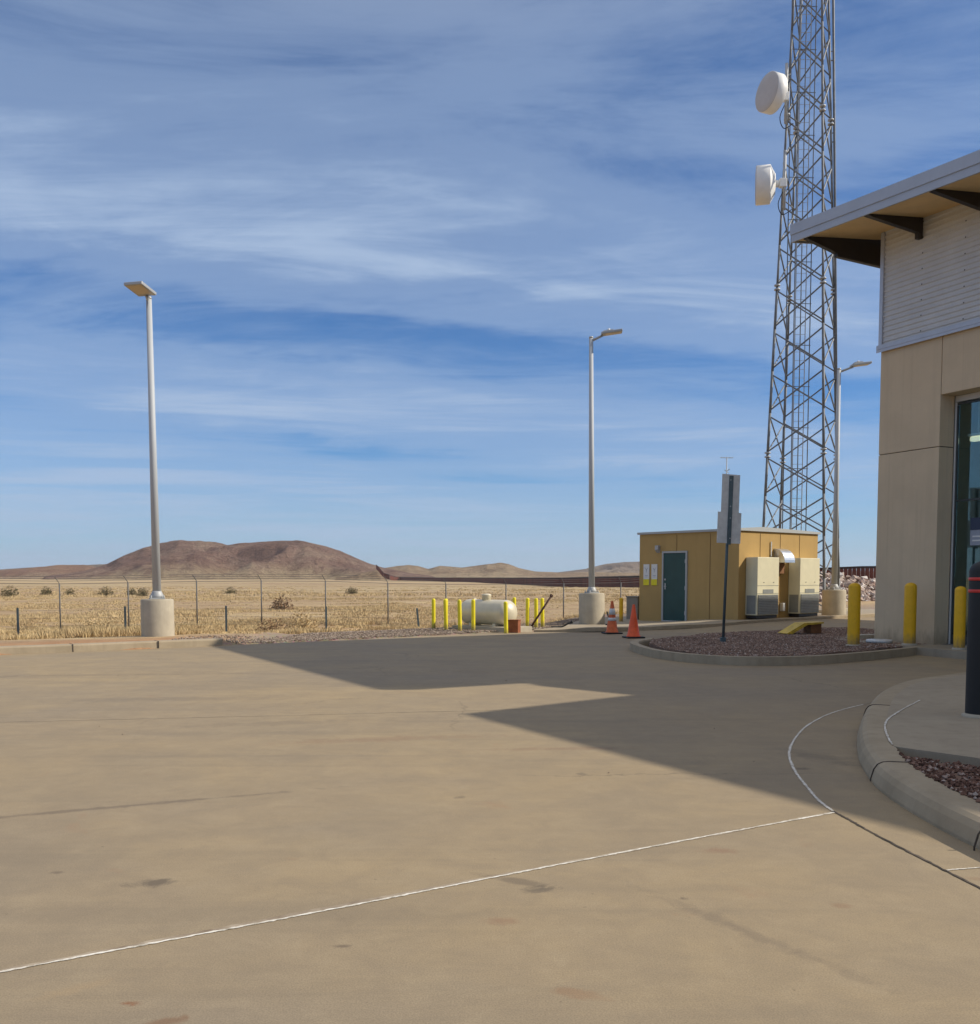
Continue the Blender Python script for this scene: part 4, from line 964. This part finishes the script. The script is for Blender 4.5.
for y_, lab in ((3.63, 'left white notice with yellow foot on the shed wall'), (3.29, 'right white notice with yellow foot, nearer the green door')):
    p = K+SV*y_; o = thing('notice', lab, 'notice', (p.x, p.y, 0), math.atan2(SU.y, SU.x), 'notices beside the green door')
    bd = MB().box((-.015, 0, 1.58), (.012, .25, .68), 0, .002).build('board', M['notice_white'], o)
    MB().box((-.023, 0, 1.33), (.006, .245, .20)).build('yellow_foot', M['yellow2'], o)
    MB().tube((-.0215, -.05, 1.80), (-.0215, 0, 1.72), .008, seg=6).tube((-.0215, .05, 1.80), (-.0215, 0, 1.72), .008, seg=6).tube((-.0215, 0, 1.72), (-.0215, 0, 1.65), .008, seg=6).box((-.0215, 0, 1.55), (.004, .13, .015)).box((-.0215, 0, 1.50), (.004, .11, .012)).build('printed_mark', M['notice_blue'], o)
# mast on the shed roof
am = thing('antenna_mast', 'thin antenna mast with short crossbar on the shed roof behind the sign', 'antenna', (7.42, 31.0, 2.9))
MB().tube((0, 0, 0), (0, 0, 2.35), .022, .014, 8).build('mast', M['galv'], am)
x = MB().tube((-.20, 0, 2.33), (.20, .05, 2.33), .010, seg=6)
for k in range(5): x.tube((-.18+k*.09, -.09, 2.34), (-.18+k*.09, .12, 2.34), .006, seg=5)
x.build('aerial', M['galv'], am); MB().tube((.0, 0, 1.9), (.09, 0, 1.98), .014, seg=6).tube((-.07, 0, 1.95), (.07, 0, 1.85), .01, seg=6).build('mast_clamp', M['galv'], am)
# box left of the shed
ub = thing('utility_box', 'grey brown utility cabinet tucked against the left side of the shed', 'utility cabinet', (5.02, 33.55, 0), R(50))
MB().box((0, 0, .36), (.60, .45, .90), 0, .012).build('cabinet', M['box_grey'], ub); MB().box((0, 0, .83), (.64, .49, .04), 0, .008).build('lid', M['box_grey'], ub); MB().box((-.1, -.232, .4), (.02, .015, .12)).build('latch', M['galv'], ub)

# ------------------------------------------------------------------ lattice tower
TW = 38.0; tower = thing('lattice_tower', 'tall galvanised lattice radio tower rising behind the shed', 'radio tower', (11.68, 37.0, 0), R(0))
ang = R(13+16); H_T = 38.4; PAN = 1.524; NP = 25
def wid(z): return max(.62, 2.19-.0625*(z-3.3))
def leg(i, z):
    w = wid(z)/2; sxx, syy = ((-1, -1), (1, -1), (1, 1), (-1, 1))[i]
    p = Matrix.Rotation(R(-32), 2) @ Vector((sxx*w, syy*w)); return Vector((p.x, p.y, z))
Z0 = -.08
for i in range(4):
    x = MB()
    for k in range(NP): x.tube(leg(i, Z0+k*PAN), leg(i, Z0+(k+1)*PAN), (.050 if k < 8 else .042), seg=10)
    lg = x.build('leg', M['galv_dark'], tower)
    for k in range(4, NP, 4):
        p = leg(i, Z0+k*PAN-.0); MB().tube(p+Vector((0, 0, -.10)), p+Vector((0, 0, -.05)), .11, seg=14).tube(p+Vector((0, 0, .05)), p+Vector((0, 0, .10)), .11, seg=14).build('leg_flange', M['galv'], lg)
    MB().lathe((leg(i, 0).x, leg(i, 0).y, -.3), (0, 0, 1), [(0, .35), (.6, .35), (.62, .33), (.62, .02)], 20).build('footing', M['pier'], tower)
rest = MB(); nb = 0
for k in range(NP):
    za, zb = Z0+k*PAN+.12, Z0+(k+1)*PAN-.12
    for i in range(4):
        j = (i+1) % 4; rr = .030 if k < 14 else .025
        for (p, q) in ((leg(i, za), leg(j, zb)), (leg(j, za), leg(i, zb))):
            if nb < 100 and i in (0, 1): MB().tube(p, q, rr, seg=6).build('brace', M['galv_dark'], tower); nb += 1
            else: rest.tube(p, q, rr*.9, seg=6)
ro = rest.build('brace', M['galv_dark'], tower); ro['kind'] = 'stuff'
x = MB()
for dx in (-.19, .19): x.tube((dx-.1, .25, 0), (dx-.1, .25, H_T), .018, seg=6)
for k in range(int(H_T/.32)): x.tube((-.29, .25, .3+k*.32), (.09, .25, .3+k*.32), .008, seg=5)
x.build('ladder', M['galv'], tower)
x = MB()
for dx, dy in ((-.62, .25), (-.38, .1), (.28, .3), (-.2, -.1)): x.tube((dx, dy, 0), (dx, dy, H_T-3), .020, seg=6)
for k in range(24): x.tube((-.62, .2, 1+k*1.524), (.30, .25, 1+k*1.524), .014, seg=5)
x.build('feed_cable', M['galv_dark'], tower)
x = MB()
for k in range(NP*1):
    a, c = leg(1, Z0+k*PAN), leg(2, Z0+(k+1)*PAN-.1)
    p, q = leg(1, Z0+k*PAN)+Vector((.60-.0*k, .0, 0)), None
ex0, ex1 = Vector((1.78, .30, .3)), Vector((1.0, .20, H_T))
x.tube((1.50, .10, .3), (.42, .30, H_T), .045, .045, 10)
for k in range(12):
    z = 3+k*2.9; a = Vector((1.50, .10, .3)).lerp(Vector((.42, .30, H_T)), (z-.3)/(H_T-.3)); x.tube(a, leg(2, z), .022, seg=6); x.tube(a+Vector((0, 0, .35)), leg(2, z+.3), .018, seg=6)
x.build('cable_duct', M['galv_dark'], tower)

def dish(pos, nrm, r, dep, label, mount_to):
    n = Vector(nrm).normalized(); o = thing('dish_antenna', label, 'dish antenna', pos, 0, 'microwave dishes on the tower')
    MB().lathe(n*0, n, [(-dep*.98, r*.22), (-dep*.95, r*.5), (-dep*.62, r*.90), (-dep*.56, r*.985), (-dep*.53, r), (dep*.5, r), (dep*.52, r*.985)], 48).build('drum', M['white'], o)
    MB().lathe(n*dep*.521, n, [(0, r*.985), (.012, r*.97), (.03, r*.6), (.035, r*.01)], 48).build('radome', M['dish_face'], o)
    MB().lathe(n*(-dep*.9-.22), n, [(0, .10), (.16, .13), (.24, .10)], 16).box(tuple(n*(-dep*.9-.28)), (.26, .22, .30), 0, .02).build('feed_unit', M['white'], o)
    t = Vector(mount_to)-Vector(pos); b_ = n*(-dep*.9-.34)
    pp = b_.copy(); pp.z = 0
    MB().tube(pp+Vector((0, 0, -.95)), pp+Vector((0, 0, 1.15)), .057, seg=12).build('mount_pipe', M['galv'], o)
    x = MB()
    for dz in (-.62, .35, .8): MB().tube(pp+Vector((0, 0, dz)), Vector((t.x, t.y, dz)), .035, seg=8).build('mount_arm', M['galv_dark'], o)
    x.tube(pp+Vector((0, 0, -.62)), Vector((t.x+.5, t.y+.2, -.75)), .022, seg=6)
    x.build('stay_rod', M['galv_dark'], o)
    x = MB().path([tuple(p) for p in spline([tuple(pp+Vector((0, 0, -.2))), tuple(pp+Vector((-.2, .05, -.7))), tuple(pp+Vector((-.05, .05, -1.1))), tuple(pp+Vector((.3, .1, -.9)))], 5)], .016, 6); x.build('cable', M['black_plastic'], o)
def towerpt(i, z): p = leg(i, z); return (11.68+p.x, 37.0+p.y, z)
m1 = towerpt(0, 19.3); m2 = towerpt(0, 15.9)
dish((10.08, 36.3, 18.82), (-.93, -.37, .05), .665, .36, 'upper white dish showing its grey face, on the tower left side', m1)
dish((9.95, 36.7, 15.76), (-.968, .252, 0), .67, .46, 'lower white dish seen edge on, pointing left from the tower', m2)

# ------------------------------------------------------------------ road sign
sg = thing('road_sign', 'two blank sign backs on a leaning green steel post in the island', 'sign', (4.88, 20.49, .10))
top = Vector((.095, 0, 3.50)); MB().tube((0, 0, -.1), top, .03, .03, 8).box((0, 0, .06), (.11, .09, .16), 0, .006).build('post', M['sign_post'], sg)
rz = R(24)
def plate(c, w, h, name):
    x = MB().box((0, 0, 0), (w, .006, h), 0, .0015); o = x.build(name, M['sign_back'], sg); o.data.transform(Matrix.Translation(c) @ Matrix.Rotation(rz, 4, 'Z') @ Matrix.Rotation(R(1.6), 4, 'Y')); return o
plate((.105, -.035, 3.12), .455, .80, 'upper_plate'); plate((.085, -.038, 2.42), .60, .64, 'lower_plate')
x = MB().box((.095, -.062, 2.78), (.085, .028, 1.42), 0, .004, 0, R(1.6)); x.build('post_channel', M['sign_post'], sg)
x = MB()
for z in (3.4, 2.86, 2.62, 2.2): x.tube((.095, -.07, z), (.095, -.085, z), .014, seg=8)
x.build('bolt', M['galv'], sg)

# ------------------------------------------------------------------ traffic cones
def cone(x, y, h, m, label, collars):
    o = thing('traffic_cone', label, 'traffic cone', (x, y, yard_z(x, y)+.003), R(12), 'traffic cones before the shed')
    MB().box((0, 0, .018), (.45, .45, .035), 0, .012).build('rubber_base', M['black_plastic'], o)
    rr = lambda z: .155+( .032-.155)*(z-.035)/(h-.035)
    MB().lathe((0, 0, 0), (0, 0, 1), [(.034, .185), (.05, .18), (.06, .155), (h*.5, rr(h*.5)), (h-.01, rr(h)), (h, .022), (h, .003)], 28).build('cone_body', m, o)
    for a, c in collars: MB().lathe((0, 0, 0), (0, 0, 1), [(a, rr(a)+.0005), (a+.001, rr(a)+.004), (c, rr(c)+.004), (c+.001, rr(c)+.0005)], 28, cap=False).build('reflective_collar', M['collar'], o)
cone(3.21, 25.75, .86, M['cone_dirty'], 'traffic cone with two white collars and dark tip beside the lamp pier', [(.34, .42), (.50, .66)])
cone(3.52, 24.0, .82, M['orange'], 'plain bright orange traffic cone without collars, nearer the island', [])

# ------------------------------------------------------------------ yellow ramp in the island
rp = thing('wheel_ramp', 'bent yellow wheel ramp resting on a brown timber block in the island', 'ramp', (7.35, 23.3, .17), R(18))
MB().prism([(-.42, -.14, .0), (.05, -.14, .24), (.60, -.14, .26), (.60, -.14, .22), (.08, -.14, .19), (-.38, -.14, -.02)], (0,0,0), (0, .38, 0)).build('ramp_plate', M['ramp'], rp)
MB().box((.42, .05, .10), (.30, .30, .22), 0, .01).build('support_block', M['wood'], rp)
MB().box((-.1, -.15, .10), (.5, .02, .04), 0, 0, 0, R(-27)).build('side_rail', M['ramp'], rp)
for (x_, y_, s_, l_) in ((8.3, 21.6, .5, 'flat pale concrete block in the gravel beside the building corner'),):
    o = MB().box((0, 0, .04), (s_*1.6, s_*.6, .09), .3, .01).build('splash_block', M['pier'], None, (x_, y_, .15)); tag(o, l_, 'concrete block')

# ------------------------------------------------------------------ chain link fence
def fence():
    o = thing('chain_link_fence', 'long chain link fence with barbed wire between the yard and the field', 'fence', (0, 0, 0))
    us = [-145, -76, -8, 60, 128.5, 197, 261.6, 325.7, 388, 446, 506, 563.6, 620.7, 676, 730, 783]
    P = []
    for i, u in enumerate(us):
        y = 43.6+(52.4-43.6)*max(-.2, (u-60))/560; x = at(u, y); P.append(Vector((x, y, min(terrain_z(x, y), -.55 if x < 6 else 0)-.0)))
    topz = lambda p: p.z+2.12
    for p in P:
        x = MB().tube(p-Vector((0, 0, .2)), p+Vector((0, 0, 2.12)), .031, seg=10).tube(p+Vector((0, 0, 2.12)), p+Vector((-.14, -.16, 2.42)), .015, seg=6); x.build('fence_post', M['wire'], o)
    w = MB(); m = MB()
    for a, c in zip(P, P[1:]):
        w.tube(a+Vector((0, 0, 2.1)), c+Vector((0, 0, 2.1)), .012, seg=6)
        w.tube(a+Vector((0, 0, .06)), c+Vector((0, 0, .06)), .006, seg=4)
        for dz, off in ((2.22, .04), (2.32, .09), (2.42, .14)):
            w.tube(a+Vector((-off, -off, dz)), c+Vector((-off, -off, dz)), .007, seg=4)
        L = (c-a).length; n = int(L/.085); d = (c-a)/n
        rows = 24; hz_ = 2.04/rows
        for i in range(-rows, n):
            for sgn in (1, -1):
                s = i if sgn == 1 else i+rows
                t0, t1 = s, s+sgn*rows
                k0, k1 = 0.0, 1.0
                if t1 != t0:
                    lo, hi = sorted((t0, t1)); 
                    cl0, cl1 = max(0, min(n, t0)), max(0, min(n, t1))
                    k0 = (cl0-t0)/(t1-t0); k1 = (cl1-t0)/(t1-t0)
                if abs(k1-k0) < .02: continue
                pa = a+d*(t0+(t1-t0)*k0)+Vector((0, 0, .05+2.04*k0)); pb = a+d*(t0+(t1-t0)*k1)+Vector((0, 0, .05+2.04*k1))
                m.tube(pa, pb, .0019, seg=3, cap=False)
    w.build('rail_and_barbed_wire', M['wire'], o); m.build('chain_mesh', M['wire'], o)
fence()
def field_fence():
    o = thing('wire_fence', 'low field fence of dark steel stakes and plain wire in front of the grass', 'fence', (0, 0, 0))
    P = []
    for u, y in [(-90, 37), (17.5, 37.5), (125, 38), (226, 38.5), (326, 39), (419, 39.5)]:
        x = at(u, y); z = terrain_z(x, y); P.append(Vector((x, y, z)))
    for i, p in enumerate(P):
        q = p+Vector((-.06*(i == 5), 0, 1.12)); MB().box(tuple((p+q)/2), (.075, .05, 1.22), .2, 0, 0, -.09*(i == 5)).build('stake', M['sign_post'], o)
    w = MB()
    for a, c in zip(P, P[1:]):
        for dz in (.45, .75, 1.05): w.tube(a+Vector((0, 0, dz)), c+Vector((0, 0, dz)), .004, seg=4)
    w.build('wire_strand', M['wire'], o)
field_fence()
